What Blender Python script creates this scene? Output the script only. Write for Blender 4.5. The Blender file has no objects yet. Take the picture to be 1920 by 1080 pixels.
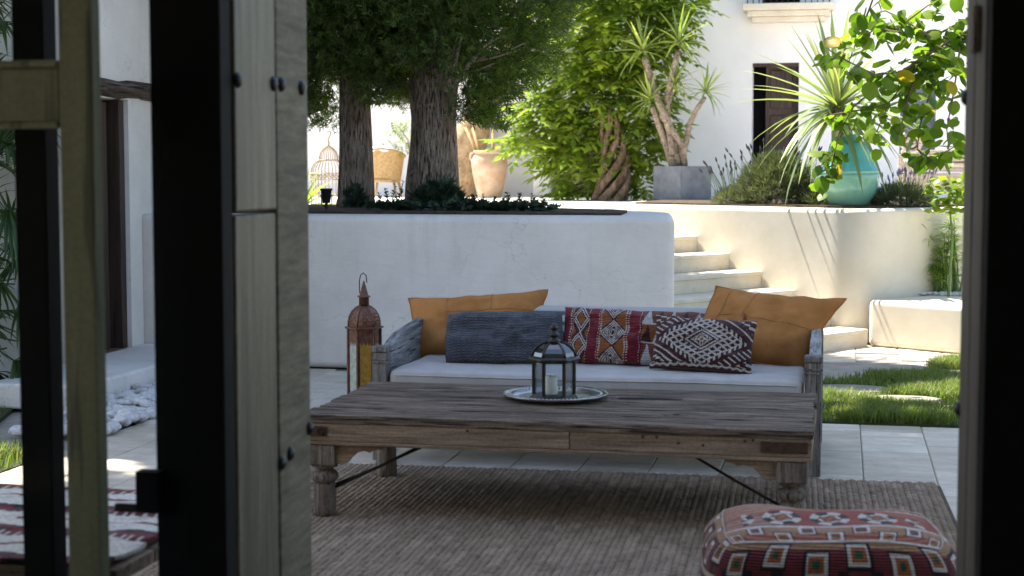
import bpy, math, random
from mathutils import Vector, Matrix, Euler, noise
random.seed(7)
R = math.radians
scene = bpy.context.scene
COL = scene.collection

# ------------------------------------------------------------------ camera, sky, sun, exposure
YAW = math.atan(620 / 3000); PITCH = math.atan(222 / 3000); EYE = Vector((0, 0, 1.35))
cam_d = bpy.data.cameras.new('camera'); cam = bpy.data.objects.new('camera', cam_d); COL.objects.link(cam)
cam.location = EYE; cam.rotation_euler = (math.pi / 2 - PITCH, 0, YAW)
cam_d.sensor_width = 36; cam_d.lens = 56.25; cam_d.clip_start = .05; cam_d.clip_end = 600
cam_d.dof.use_dof = True; cam_d.dof.focus_distance = 9.0; cam_d.dof.aperture_fstop = 4.2
scene.camera = cam
SUN_EL = R(62); SUN_AZ = R(65)           # the sun stands high on the left, slightly behind the trees
w = bpy.data.worlds.new('World'); scene.world = w; w.use_nodes = True
nt = w.node_tree; bg = nt.nodes['Background']
sky = nt.nodes.new('ShaderNodeTexSky'); sky.sky_type = 'NISHITA'; sky.sun_disc = False
sky.sun_elevation = SUN_EL; sky.sun_rotation = -SUN_AZ
nt.links.new(sky.outputs[0], bg.inputs[0]); bg.inputs[1].default_value = .105
sd = bpy.data.lights.new('sun', 'SUN'); sd.energy = 4.8; sd.angle = R(.5); sd.color = (1, .95, .87)
so = bpy.data.objects.new('sun', sd); COL.objects.link(so)
SV = Vector((-math.sin(SUN_AZ) * math.cos(SUN_EL), math.cos(SUN_AZ) * math.cos(SUN_EL), math.sin(SUN_EL)))
so.rotation_euler = SV.to_track_quat('Z', 'Y').to_euler(); so.location = (0, 10, 20)
vs = scene.view_settings; vs.view_transform = 'Standard'; vs.look = 'None'; vs.exposure = 1.95; vs.gamma = 1; vs.use_curve_mapping = False

FW = Vector((-math.sin(YAW) * math.cos(PITCH), math.cos(YAW) * math.cos(PITCH), -math.sin(PITCH)))
RT = Vector((math.cos(YAW), math.sin(YAW), 0)); UP = RT.cross(FW)
def at(px, py, Y):                        # the world point on the plane y = Y seen at a photo pixel
    d = FW + RT * ((px - 960) / 3000) - UP * ((py - 540) / 3000)
    return EYE + d * (Y / d.y)

# ------------------------------------------------------------------ materials
def hexc(h):
    c = [int(h[i:i + 2], 16) / 255 for i in (0, 2, 4)]
    return tuple((x / 12.92 if x <= .04045 else ((x + .055) / 1.055) ** 2.4) for x in c)
def new_mat(name, rough=.8, spec=.3):
    m = bpy.data.materials.new(name); m.use_nodes = True; n = m.node_tree
    b = n.nodes['Principled BSDF']; b.inputs['Roughness'].default_value = rough
    b.inputs['Specular IOR Level'].default_value = spec
    return m, n, b
def N(n, t, **kw):
    o = n.nodes.new(t)
    for k, v in kw.items():
        if k in o.inputs: o.inputs[k].default_value = v
        else: setattr(o, k, v)
    return o
def ramp(n, fac, stops):
    r = n.nodes.new('ShaderNodeValToRGB'); e = r.color_ramp.elements
    while len(e) < len(stops): e.new(.5)
    for i, (p, c) in enumerate(stops):
        e[i].position = p; e[i].color = (*c, 1) if len(c) == 3 else c
    n.links.new(fac, r.inputs[0]); return r
def coords(n, scale=(1, 1, 1), rnd=True):
    tc = n.nodes.new('ShaderNodeTexCoord'); mp = n.nodes.new('ShaderNodeMapping')
    mp.inputs['Scale'].default_value = scale
    if rnd:
        oi = n.nodes.new('ShaderNodeObjectInfo'); va = N(n, 'ShaderNodeVectorMath', operation='ADD')
        sc = N(n, 'ShaderNodeMath', operation='MULTIPLY'); sc.inputs[1].default_value = 37.
        n.links.new(oi.outputs['Random'], sc.inputs[0]); n.links.new(tc.outputs['Object'], va.inputs[0]); n.links.new(sc.outputs[0], va.inputs[1])
        n.links.new(va.outputs[0], mp.inputs[0])
    else: n.links.new(tc.outputs['Object'], mp.inputs[0])
    return mp.outputs[0]
def noise_tex(n, vec, scale, detail=5, rough=.6):
    t = N(n, 'ShaderNodeTexNoise'); t.inputs['Scale'].default_value = scale
    t.inputs['Detail'].default_value = detail; t.inputs['Roughness'].default_value = rough
    n.links.new(vec, t.inputs['Vector']); return t.outputs['Fac']
def bump(n, b, h, strength=.4, dist=.01):
    u = N(n, 'ShaderNodeBump'); u.inputs['Strength'].default_value = strength; u.inputs['Distance'].default_value = dist
    n.links.new(h, u.inputs['Height']); n.links.new(u.outputs[0], b.inputs['Normal'])
def mixc(n, fac, a, b_, mode='MIX'):
    m = N(n, 'ShaderNodeMix', data_type='RGBA', blend_type=mode)
    if isinstance(fac, float): m.inputs[0].default_value = fac
    else: n.links.new(fac, m.inputs[0])
    for s, v in ((6, a), (7, b_)):
        if isinstance(v, tuple): m.inputs[s].default_value = (*v, 1)
        else: n.links.new(v, m.inputs[s])
    return m.outputs[2]
def mottled(name, c1, c2, scale=6, rough=.85, bs=.25, bd=.006, fine=60, stops=(.35, .7), spec=.25, rnd=False, c3=None):
    m, n, b = new_mat(name, rough, spec); v = coords(n, rnd=rnd)
    r = ramp(n, noise_tex(n, v, scale, 6, .65), [(stops[0], c1), (stops[1], c2)])
    c = r.outputs[0]; fn = noise_tex(n, v, fine, 4, .7)
    if c3:
        k = ramp(n, noise_tex(n, v, scale * 2.3, 8, .75), [(.56, (0, 0, 0)), (.72, (1, 1, 1))])
        c = mixc(n, k.outputs[0], c, c3)
    n.links.new(c, b.inputs['Base Color']); bump(n, b, fn, bs, bd); return m
def wood(name, dark, mid, light, axis=0, along=2.2, across=38, rough=.75, bs=.8, bd=.006, spec=.3, crack=.42):
    m, n, b = new_mat(name, rough, spec)
    s = [across] * 3; s[axis] = along
    v = coords(n, tuple(s)); g = noise_tex(n, v, 1., 9, .72)
    v2 = coords(n, tuple(x * .16 for x in s)); g2 = noise_tex(n, v2, 1., 5, .65)
    s3 = [across * 2.2] * 3; s3[axis] = along * 1.4
    cr = ramp(n, noise_tex(n, coords(n, tuple(s3)), 1., 4, .55), [(crack - .08, (0, 0, 0)), (crack, (1, 1, 1))])
    fz = noise_tex(n, coords(n, (90, 90, 90)), 1., 3, .6)
    r = ramp(n, g, [(.3, dark), (.5, mid), (.68, light)])
    t = ramp(n, g2, [(.3, (.62, .60, .58)), (.7, (1.2, 1.18, 1.15))])
    c = mixc(n, 1., r.outputs[0], t.outputs[0], 'MULTIPLY')
    t3 = ramp(n, fz, [(.3, (.82,) * 3), (.7, (1.15,) * 3)]); c = mixc(n, 1., c, t3.outputs[0], 'MULTIPLY')
    c = mixc(n, cr.outputs[0], tuple(x * .45 for x in dark), c)
    n.links.new(c, b.inputs['Base Color'])
    ad = N(n, 'ShaderNodeMath', operation='MULTIPLY'); n.links.new(g, ad.inputs[0]); n.links.new(cr.outputs[0], ad.inputs[1])
    bump(n, b, ad.outputs[0], bs, bd); return m
def leafmat(name, c1, c2, trans=.45, rough=.45, per='island', tint=1.25):
    m, n, b = new_mat(name, rough, .35)
    if per == 'island': f = N(n, 'ShaderNodeNewGeometry').outputs['Random Per Island']
    else: f = N(n, 'ShaderNodeObjectInfo').outputs['Random']
    r = ramp(n, f, [(0, c1), (1, c2)])
    n.links.new(r.outputs[0], b.inputs['Base Color'])
    tl = n.nodes.new('ShaderNodeBsdfTranslucent')
    tc = mixc(n, 1., r.outputs[0], (tint * 1.1, tint * 1.25, tint * .5), 'MULTIPLY'); n.links.new(tc, tl.inputs[0])
    mx = n.nodes.new('ShaderNodeMixShader'); mx.inputs[0].default_value = trans
    n.links.new(b.outputs[0], mx.inputs[1]); n.links.new(tl.outputs[0], mx.inputs[2])
    n.links.new(mx.outputs[0], n.nodes['Material Output'].inputs[0]); return m
def plain(name, c, rough=.5, metal=0., spec=.4, var=.25, scale=25, bs=.15):
    m, n, b = new_mat(name, rough, spec); b.inputs['Metallic'].default_value = metal
    v = coords(n); r = ramp(n, noise_tex(n, v, scale, 6, .7), [(.3, tuple(x * (1 - var) for x in c)), (.7, tuple(min(1, x * (1 + var)) for x in c))])
    n.links.new(r.outputs[0], b.inputs['Base Color']); bump(n, b, noise_tex(n, v, scale * 3, 4, .6), bs, .003); return m
def attrmat(name, rough=.95, freq=260., bs=.9, fuzz=.42):
    m, n, b = new_mat(name, rough, .1); a = N(n, 'ShaderNodeAttribute', attribute_name='col')
    v = coords(n, rnd=False); g = noise_tex(n, v, 90, 4, .7)
    t = ramp(n, g, [(.25, (1 - fuzz,) * 3), (.75, (1 + fuzz,) * 3)])
    n.links.new(mixc(n, 1., a.outputs['Color'], t.outputs[0], 'MULTIPLY'), b.inputs['Base Color'])
    wv = N(n, 'ShaderNodeTexWave', wave_type='BANDS', bands_direction='Z'); wv.inputs['Scale'].default_value = freq / 6.28; wv.inputs['Distortion'].default_value = 1.5
    n.links.new(v, wv.inputs['Vector']); ad = N(n, 'ShaderNodeMath', operation='ADD')
    n.links.new(wv.outputs['Fac'], ad.inputs[0]); n.links.new(g, ad.inputs[1]); bump(n, b, ad.outputs[0], bs, .004)
    b.inputs['Sheen Weight'].default_value = .15; return m
def glassmat(name, tint=(.9, .95, .95), gloss=.12, rough=.03, top=.7):
    m, n, b = new_mat(name); n.nodes.remove(b)
    t = N(n, 'ShaderNodeBsdfTransparent'); t.inputs[0].default_value = (*tint, 1)
    g = N(n, 'ShaderNodeBsdfGlossy'); g.inputs['Roughness'].default_value = rough
    lw = N(n, 'ShaderNodeLayerWeight'); lw.inputs[0].default_value = .25
    mr = N(n, 'ShaderNodeMapRange'); mr.inputs['To Min'].default_value = gloss * .5; mr.inputs['To Max'].default_value = top
    n.links.new(lw.outputs['Fresnel'], mr.inputs[0])
    mx = n.nodes.new('ShaderNodeMixShader'); n.links.new(mr.outputs[0], mx.inputs[0])
    n.links.new(t.outputs[0], mx.inputs[1]); n.links.new(g.outputs[0], mx.inputs[2])
    n.links.new(mx.outputs[0], n.nodes['Material Output'].inputs[0]); return m

M = {}
def plaster_wall(name, c1, c2, stain):
    m, n, b = new_mat(name, .9, .2); v = coords(n, rnd=False)
    c = ramp(n, noise_tex(n, v, 1.4, 7, .7), [(.32, c1), (.68, c2)]).outputs[0]
    st = ramp(n, noise_tex(n, coords(n, (5, 5, .55), False), 1., 6, .7), [(.52, (0, 0, 0)), (.80, (.5, .5, .5))])
    c = mixc(n, st.outputs[0], c, stain)
    vo = N(n, 'ShaderNodeTexVoronoi', feature='DISTANCE_TO_EDGE'); vo.inputs['Scale'].default_value = .9
    wp = N(n, 'ShaderNodeVectorMath', operation='ADD'); nz = N(n, 'ShaderNodeTexNoise'); nz.inputs['Scale'].default_value = 3.; nz.inputs['Detail'].default_value = 6
    n.links.new(v, nz.inputs['Vector']); n.links.new(v, wp.inputs[0]); n.links.new(nz.outputs['Color'], wp.inputs[1]); n.links.new(wp.outputs[0], vo.inputs['Vector'])
    ck = ramp(n, vo.outputs['Distance'], [(.0, (.35, .35, .35)), (.0035, (0, 0, 0))]); c = mixc(n, ck.outputs[0], c, tuple(x * .4 for x in stain))
    n.links.new(c, b.inputs['Base Color'])
    t = noise_tex(n, coords(n, (3, 3, 9), False), 1.3, 6, .6); bump(n, b, t, .35, .02); return m
M['plaster'] = plaster_wall('white_plaster', (.62, .57, .51), (.77, .71, .645), (.50, .455, .40))
M['plaster_far'] = mottled('white_lime_wall', (.70, .675, .64), (.79, .765, .73), 1.2, .9, .12, .01, 9)
M['plaster_old'] = mottled('cream_plaster', (.62, .55, .425), (.72, .65, .53), 2.5, .9, .10, .012, 12)
M['stair'] = mottled('limestone_steps', (.58, .51, .39), (.70, .63, .51), 3.5, .8, .3, .006, 30, c3=(.50, .40, .27))
M['travertine'] = mottled('travertine', (.56, .505, .42), (.74, .675, .58), 5, .55, .25, .004, 70, rnd=True, c3=(.44, .38, .30), spec=.35)
tn = M['travertine'].node_tree; tb0 = tn.nodes['Principled BSDF']; src = tb0.inputs['Base Color'].links[0].from_socket
oi_ = N(tn, 'ShaderNodeObjectInfo'); rv = ramp(tn, oi_.outputs['Random'], [(0, (.80, .77, .72)), (1, (1.05, 1.04, 1.03))])
vn = ramp(tn, noise_tex(tn, coords(tn, (3, 14, 3)), 1., 7, .75), [(.35, (.80, .76, .70)), (.6, (1, 1, 1))])
tn.links.new(mixc(tn, 1., mixc(tn, 1., src, rv.outputs[0], 'MULTIPLY'), vn.outputs[0], 'MULTIPLY'), tb0.inputs['Base Color'])
M['terrace'] = mottled('terrace_stone', (.66, .61, .57), (.76, .71, .67), 3, .7, .2, .004, 40)
M['mortar'] = mottled('mortar', (.22, .20, .17), (.32, .29, .25), 10)
M['soil'] = mottled('soil', (.05, .035, .022), (.11, .08, .05), 14, .95, .9, .03, 45)
M['lawn_soil'] = mottled('lawn_soil', (.035, .045, .015), (.07, .08, .03), 10, .95, .9, .02, 60)
M['earth'] = mottled('earth', (.16, .14, .09), (.24, .20, .14), .5, .95)
M['flag'] = mottled('stepping_stone', (.19, .165, .135), (.30, .265, .22), 6, .85, .5, .01, 30, rnd=True)
M['pebble'] = mottled('pebble', (.45, .43, .40), (.72, .70, .67), 4, .7, .25, .004, 40, rnd=True)
M['bark'] = wood('bark', (.12, .085, .062), (.33, .26, .205), (.52, .44, .37), 2, 7.0, 55, .95, 1., .03, .1, .46)
M['vinebark'] = wood('vine_bark', (.06, .04, .025), (.19, .13, .085), (.34, .25, .17), 2, 4, 30, .95, 1., .02, .1)
M['yuccabark'] = wood('yucca_bark', (.10, .075, .05), (.24, .19, .14), (.38, .32, .25), 0, 26, 26, .95, .9, .012, .1)
M['tanbark'] = mottled('tan_bark', (.28, .18, .09), (.55, .41, .25), 9, .95, .9, .03, 30, c3=(.13, .08, .04))
M['twig'] = plain('twig', (.20, .14, .09), .9)
M['deadtwig'] = plain('dead_twig', (.42, .32, .26), .9)
M['tabletop'] = wood('weathered_table_wood', (.065, .046, .033), (.235, .175, .128), (.43, .335, .25), 0, 3.6, 62, .8, 1., .02, .25, .465)
M['tablebeam'] = wood('table_beam_wood', (.09, .062, .042), (.27, .198, .138), (.42, .325, .235), 0, 2.6, 55, .8, .9, .006, .25, .36)
M['legwood'] = wood('grey_leg_wood', (.06, .048, .038), (.18, .148, .12), (.31, .265, .22), 2, 4, 60, .85, 1., .008, .2)
M['sofawood'] = wood('grey_sofa_wood', (.07, .062, .055), (.20, .185, .17), (.36, .34, .32), 2, 4.5, 66, .85, 1., .008, .2)
M['armwood'] = wood('arm_wood', (.10, .10, .10), (.27, .27, .27), (.46, .46, .46), 1, 3, 34, .8, 1., .010, .2)
M['doorwood'] = wood('weathered_door_wood', (.07, .058, .034), (.165, .142, .086), (.29, .255, .165), 2, 1.6, 24, .5, .5, .004, .5, .34)
M['doorwood_x'] = wood('sawn_door_wood', (.085, .07, .042), (.18, .155, .095), (.28, .245, .16), 1, 5., 40, .65, .5, .004, .35, .3)
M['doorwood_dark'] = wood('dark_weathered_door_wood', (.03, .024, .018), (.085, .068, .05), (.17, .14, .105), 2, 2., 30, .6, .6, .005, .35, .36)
M['shadewood'] = plain('shade_black_wood', (.006, .006, .006), .7, 0, .15)  # unlit inner side of the posts, its shade put into the colour
M['olive'] = wood('olive_painted_wood', (.15, .165, .095), (.18, .195, .11), (.215, .23, .13), 2, 1.2, 14, .55, .2, .002, .4)
M['darkdoor'] = wood('brown_door_wood', (.022, .012, .008), (.055, .03, .02), (.10, .058, .04), 2, 1.5, 26, .55, .4, .004, .4)
M['beam'] = wood('old_beam', (.035, .025, .02), (.10, .075, .06), (.20, .16, .135), 1, 2, 30, .9, 1., .02, .15)
M['teak'] = wood('bleached_bench_wood', (.22, .17, .13), (.42, .35, .28), (.58, .50, .42), 0, 2, 22, .85, .6, .008, .2)
M['iron'] = plain('dark_iron', (.035, .028, .024), .6, .7, .4)
M['rustplate'] = plain('rusty_plate', (.075, .045, .03), .8, .4, .3, .5, 40)
M['bolt'] = plain('bolt_iron', (.03, .03, .034), .38, .8, .5)
M['bronze'] = plain('bronze_lantern', (.055, .048, .042), .42, .8, .5)
M['rustlamp'] = plain('rusty_lantern_metal', (.17, .085, .055), .55, .65, .4, .5, 30)
M['brass'] = plain('pierced_brass', (.30, .17, .10), .45, .8, .5, .4, 30)
M['silver'] = plain('old_silver', (.42, .41, .38), .28, 1., .5, .3, 30)
M['wax'] = plain('candle_wax', (.80, .76, .66), .5, 0, .4, .03)
M['glass'] = glassmat('clear_glass')
M['pane'] = glassmat('window_glass', (.96, .97, .96), .0, .02, .015)
M['dome_glass'] = glassmat('smoky_glass', (.45, .47, .5), .3)
M['amber'] = glassmat('amber_glass', (.75, .45, .05), .15, .15)
M['frost'] = mottled('ribbed_glass', (.26, .29, .23), (.46, .49, .41), 40, .25, .9, .006, 60, spec=.6)
M['amber_rib'] = mottled('amber_ribbed_glass', (.30, .16, .012), (.46, .27, .03), 40, .25, .9, .006, 60, spec=.6)
M['linen'] = mottled('grey_linen', (.40, .38, .355), (.48, .46, .43), 8, .95, .5, .002, 420, spec=.1)
M['suede'] = mottled('ochre_suede', (.31, .128, .038), (.49, .222, .07), 4, .95, .5, .004, 90, spec=.1, rnd=True)
M['suede_seam'] = plain('suede_seam', (.32, .18, .08), .95, 0, .1)
M['kilim'] = attrmat('woven_kilim')
M['jute'] = mottled('jute', (.205, .152, .106), (.37, .285, .205), 7, .95, .5, .004, 160, spec=.1, rnd=True, c3=(.14, .10, .085))
M['jutebase'] = mottled('jute_backing', (.06, .045, .034), (.10, .08, .06), 20)
M['teal'] = plain('teal_glaze', (.105, .40, .355), .18, 0, .6, .22, 3, .05)
M['teal_green'] = plain('green_glaze', (.26, .52, .37), .16, 0, .6, .18, 3, .05)
M['terracotta'] = mottled('old_terracotta', (.36, .22, .13), (.50, .38, .27), 5, .85, .4, .006, 40, c3=(.50, .44, .36))
M['zinc'] = mottled('zinc_planter', (.075, .078, .085), (.13, .135, .145), 7, .55, .15, .003, 30, spec=.4)
M['saucer'] = plain('brown_saucer', (.07, .045, .045), .6)
M['cream_wire'] = plain('cream_wire', (.26, .20, .12), .6, .1)
M['wicker'] = mottled('wicker', (.28, .17, .065), (.44, .30, .14), 30, .7, .9, .01, 120)
M['white_cloth'] = mottled('white_cloth', (.78, .77, .76), (.84, .83, .82), 10, .95, .3, .004, 80)
M['black_plastic'] = plain('black_plastic', (.012, .012, .013), .45)
M['lens'] = plain('lamp_lens', (.35, .45, .48), .1, 0, .6)
M['railing'] = plain('railing_iron', (.012, .012, .014), .5, .4)
M['shutter'] = plain('grey_shutter', (.10, .105, .125), .6)
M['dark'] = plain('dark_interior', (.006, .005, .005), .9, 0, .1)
M['cypress'] = leafmat('cypress_leaf', (.028, .052, .014), (.115, .16, .034), .35, .6)
M['vine'] = leafmat('vine_leaf', (.095, .155, .02), (.26, .31, .04), .5, .42)
M['vine_o'] = leafmat('vine_leaf_piece', (.095, .155, .02), (.26, .31, .04), .5, .42, 'obj')
M['round'] = leafmat('round_leaf', (.075, .14, .015), (.19, .26, .028), .55, .4, 'obj')
M['yellow'] = leafmat('yellow_leaf', (.42, .30, .02), (.52, .40, .03), .45, .45, 'obj', 1.)
M['yucca'] = leafmat('yucca_leaf', (.16, .23, .055), (.36, .40, .09), .3, .4, 'obj', 1.1)
M['yucca2'] = leafmat('sword_leaf', (.15, .21, .10), (.36, .38, .15), .3, .38, 'obj', 1.1)
M['palm'] = leafmat('palm_leaf', (.035, .065, .022), (.10, .14, .05), .3, .35)
M['dry'] = leafmat('dry_grass_blade', (.16, .13, .05), (.30, .24, .11), .35, .6)
M['grass'] = leafmat('grass_blade', (.075, .115, .022), (.19, .235, .05), .42, .5)
M['sprig'] = leafmat('sprig_leaf', (.018, .034, .022), (.045, .075, .040), .25, .5)
M['lav'] = leafmat('lavender_leaf', (.055, .065, .035), (.13, .14, .085), .25, .6)
M['lavflower'] = plain('lavender_flower', (.20, .17, .24), .9)
M['lavdark'] = plain('dark_seed_head', (.05, .045, .06), .9)
M['papyrus'] = leafmat('papyrus_leaf', (.16, .25, .035), (.32, .42, .07), .5, .45)
M['stem'] = plain('green_stem', (.12, .18, .045), .6)

# ------------------------------------------------------------------ mesh helpers
MATS = {}
def root_matrix(o): return MATS.get(o.name, Matrix.Identity(4)) if o else Matrix.Identity(4)
class MB:
    def __init__(s): s.v = []; s.f = []; s.c = None
    def box(s, x0, y0, z0, x1, y1, z1):
        return s.obox(((x0 + x1) / 2, (y0 + y1) / 2, (z0 + z1) / 2), (x1 - x0, y1 - y0, z1 - z0))
    def obox(s, c, d, rot=None, taper=1.):
        k = len(s.v); rot = rot or Matrix.Identity(3)
        for z in (-1, 1):
            t = taper if z > 0 else 1.
            for y in (-1, 1):
                for x in (-1, 1): s.v.append(Vector(c) + rot @ Vector((x * d[0] / 2 * t, y * d[1] / 2 * t, z * d[2] / 2)))
        for q in ((0, 2, 3, 1), (4, 5, 7, 6), (0, 1, 5, 4), (2, 6, 7, 3), (0, 4, 6, 2), (1, 3, 7, 5)): s.f.append(tuple(k + i for i in q))
        return s
    def tube(s, pts, rad, n=8, caps=True):
        pts = [Vector(p) for p in pts]; rad = rad if isinstance(rad, (list, tuple)) else [rad] * len(pts)
        k = len(s.v); ref = None
        for i, p in enumerate(pts):
            t = (pts[min(i + 1, len(pts) - 1)] - pts[max(i - 1, 0)]).normalized()
            if ref is None: ref = Vector((0, 0, 1)) if abs(t.z) < .9 else Vector((1, 0, 0))
            a = (ref - t * ref.dot(t)).normalized(); b = t.cross(a); ref = a
            for j in range(n):
                an = 2 * math.pi * j / n; s.v.append(p + (a * math.cos(an) + b * math.sin(an)) * rad[i])
        for i in range(len(pts) - 1):
            for j in range(n): s.f.append((k + i * n + j, k + i * n + (j + 1) % n, k + (i + 1) * n + (j + 1) % n, k + (i + 1) * n + j))
        if caps: s.f.append(tuple(k + j for j in range(n))[::-1]); s.f.append(tuple(k + (len(pts) - 1) * n + j for j in range(n)))
        return s
    def lathe(s, prof, n=24, c=(0, 0, 0), caps=True, rot=0, fn=None):
        k = len(s.v); c = Vector(c)
        for i, (r, z) in enumerate(prof):
            for j in range(n):
                a = 2 * math.pi * j / n + rot; rr = r * (fn(a, z) if fn else 1)
                s.v.append(c + Vector((rr * math.cos(a), rr * math.sin(a), z)))
        for i in range(len(prof) - 1):
            for j in range(n): s.f.append((k + i * n + j, k + i * n + (j + 1) % n, k + (i + 1) * n + (j + 1) % n, k + (i + 1) * n + j))
        if caps: s.f.append(tuple(k + j for j in range(n))[::-1]); s.f.append(tuple(k + (len(prof) - 1) * n + j for j in range(n)))
        return s
    def prism(s, poly, z0, z1):
        k = len(s.v); n = len(poly)
        for z in (z0, z1):
            for p in poly: s.v.append(Vector((p[0], p[1], z)))
        s.f.append(tuple(k + i for i in range(n))[::-1]); s.f.append(tuple(k + n + i for i in range(n)))
        for i in range(n): s.f.append((k + i, k + (i + 1) % n, k + n + (i + 1) % n, k + n + i))
        return s
    def prism_xz(s, poly, y0, y1):
        k = len(s.v); n = len(poly)
        for y in (y0, y1):
            for p in poly: s.v.append(Vector((p[0], y, p[1])))
        s.f.append(tuple(k + i for i in range(n))); s.f.append(tuple(k + n + i for i in range(n))[::-1])
        for i in range(n): s.f.append((k + i, k + n + i, k + n + (i + 1) % n, k + (i + 1) % n))
        return s
    def add(s, verts, faces, mtx):
        k = len(s.v); s.v += [mtx @ Vector(p) for p in verts]; s.f += [tuple(k + i for i in q) for q in faces]; return s
    def grid(s, fn, nu, nv):
        k = len(s.v)
        for j in range(nv + 1):
            for i in range(nu + 1): s.v.append(Vector(fn(i / nu, j / nv)))
        for j in range(nv):
            for i in range(nu): a = k + j * (nu + 1) + i; s.f.append((a, a + 1, a + nu + 2, a + nu + 1))
        return s
    def mesh(s, name, mat, smooth=False, mtx=None):
        me = bpy.data.meshes.new(name)
        vs_ = [mtx @ p for p in s.v] if mtx else s.v
        me.from_pydata([tuple(p) for p in vs_], [], s.f); me.materials.append(M[mat] if isinstance(mat, str) else mat)
        if smooth: me.polygons.foreach_set('use_smooth', [True] * len(me.polygons))
        if s.c:
            at_ = me.color_attributes.new('col', 'FLOAT_COLOR', 'CORNER'); buf = []
            for p in me.polygons: buf += [*s.c[p.index], 1.] * p.loop_total
            at_.data.foreach_set('color', buf)
        me.update(); return me
    def build(s, name, mat, parent=None, smooth=False, bevel=0, seg=2, kind=None):
        if parent: mtx = root_matrix(parent).inverted(); loc = None
        else:
            xs = [p.x for p in s.v]; ys = [p.y for p in s.v]; zs = [p.z for p in s.v]
            loc = Vector(((min(xs) + max(xs)) / 2, (min(ys) + max(ys)) / 2, min(zs))); mtx = Matrix.Translation(-loc)
        o = bpy.data.objects.new(name, s.mesh(name, mat, smooth, mtx)); COL.objects.link(o)
        if parent: o.parent = parent; MATS[o.name] = root_matrix(parent)
        else: o.location = loc; MATS[o.name] = Matrix.Translation(loc)
        if bevel:
            b = o.modifiers.new('bevel', 'BEVEL'); b.width = bevel; b.segments = seg; b.limit_method = 'ANGLE'; b.angle_limit = R(35)
            if seg > 2: o.data.polygons.foreach_set('use_smooth', [True] * len(o.data.polygons)); wn = o.modifiers.new('wn', 'WEIGHTED_NORMAL')
        if kind: o['kind'] = kind
        return o
def thing(name, label, cat, loc, rz=0, group=None):
    o = bpy.data.objects.new(name, None); COL.objects.link(o); o.location = loc; o.rotation_euler = (0, 0, rz); o.empty_display_size = .1
    MATS[o.name] = Matrix.Translation(Vector(loc)) @ Matrix.Rotation(rz, 4, 'Z'); tag(o, label, cat, group); return o
def tag(o, label, cat, group=None):
    o['label'] = label; o['category'] = cat
    if group: o['group'] = group
    return o
def struct(o, label=None):
    o['kind'] = 'structure'
    if label: o['label'] = label
    return o
def inst(name, me, parent, mtx):           # an object sharing mesh data, placed by a world matrix
    o = bpy.data.objects.new(name, me); COL.objects.link(o)
    o.parent = parent
    o.matrix_local = root_matrix(parent).inverted() @ mtx if parent else mtx
    MATS[o.name] = mtx
    return o
def template(name, verts, faces, mat, smooth=True):
    mb = MB(); mb.v = [Vector(p) for p in verts]; mb.f = list(faces); return mb.mesh(name, mat, smooth)
def frame(d, up=Vector((0, 0, 1)), roll=0):  # rotation whose local +Y runs along d
    y = Vector(d).normalized()
    x = y.cross(up)
    x = x.normalized() if x.length > 1e-3 else Vector((1, 0, 0))
    z = x.cross(y); m = Matrix((x, y, z)).transposed().to_4x4()
    return m @ Matrix.Rotation(roll, 4, 'Y')
def place(p, d, s, roll=0, up=Vector((0, 0, 1))): return Matrix.Translation(Vector(p)) @ frame(d, up, roll) @ Matrix.Scale(s, 4)
U = random.uniform
def ns(x, y, z=0, s=1.): return noise.noise(Vector((x * s, y * s, z * s)))

# ------------------------------------------------------------------ ground, patio, terrace
g = MB(); g.v = [Vector(p) for p in ((-150, -120, -.08), (150, -120, -.08), (150, 250, -.08), (-150, 250, -.08))]; g.f = [(0, 1, 2, 3)]
struct(g.build('ground', 'earth'))
patio = struct(MB().box(-3.62, 3.47, -.07, 2.6, 13.2, -.012).build('patio_floor', 'mortar'))
TW, TL = .314, .61
tile_lib = {}
def tile_mesh(wd, ln):
    k = (round(wd, 2), round(ln, 2))
    if k not in tile_lib:
        b = MB(); h = .003; e = .005
        z0 = -.02
        b.v = [Vector(p) for p in ((0, 0, z0), (wd, 0, z0), (wd, ln, z0), (0, ln, z0), (0, 0, -h), (wd, 0, -h), (wd, ln, -h), (0, ln, -h), (e, e, 0), (wd - e, e, 0), (wd - e, ln - e, 0), (e, ln - e, 0))]
        b.f = [(0, 1, 5, 4), (1, 2, 6, 5), (2, 3, 7, 6), (3, 0, 4, 7), (4, 5, 9, 8), (5, 6, 10, 9), (6, 7, 11, 10), (7, 4, 8, 11), (8, 9, 10, 11)]
        tile_lib[k] = b.mesh('paving_tile', 'travertine')
    return tile_lib[k]
nt_ = 0
for i in range(-12, 8):
    x0 = .105 + TW * i
    off = {-3: 7.58, 0: 7.80, -5: 7.60}.get(i, 7.58 + random.choice((0, .2, .305, .42)))
    y = off - TL * 6
    while y < 12.9:
        y0, y1 = max(y, 6.7 if -2.5 < x0 < .3 else 4.3), y + TL
        y += TL
        if y1 - y0 < .08: continue
        cx, cy = x0 + TW / 2, (y0 + y1) / 2
        if x0 > -.3 and 8.6 < y1 and cy < 11.9 - (0 if cx > .2 else .7):
            if y0 > 8.57: continue
            y1 = min(y1, 8.62)
        if cy > 10.4 and cx < -1.1: continue
        if cx > 1.4 : continue
        inst('paving_tile', tile_mesh(TW - .004, y1 - y0 - .004), patio, Matrix.Translation((x0 + .002, y0 + .002, U(-.0015, .0015)))); nt_ += 1
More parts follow.
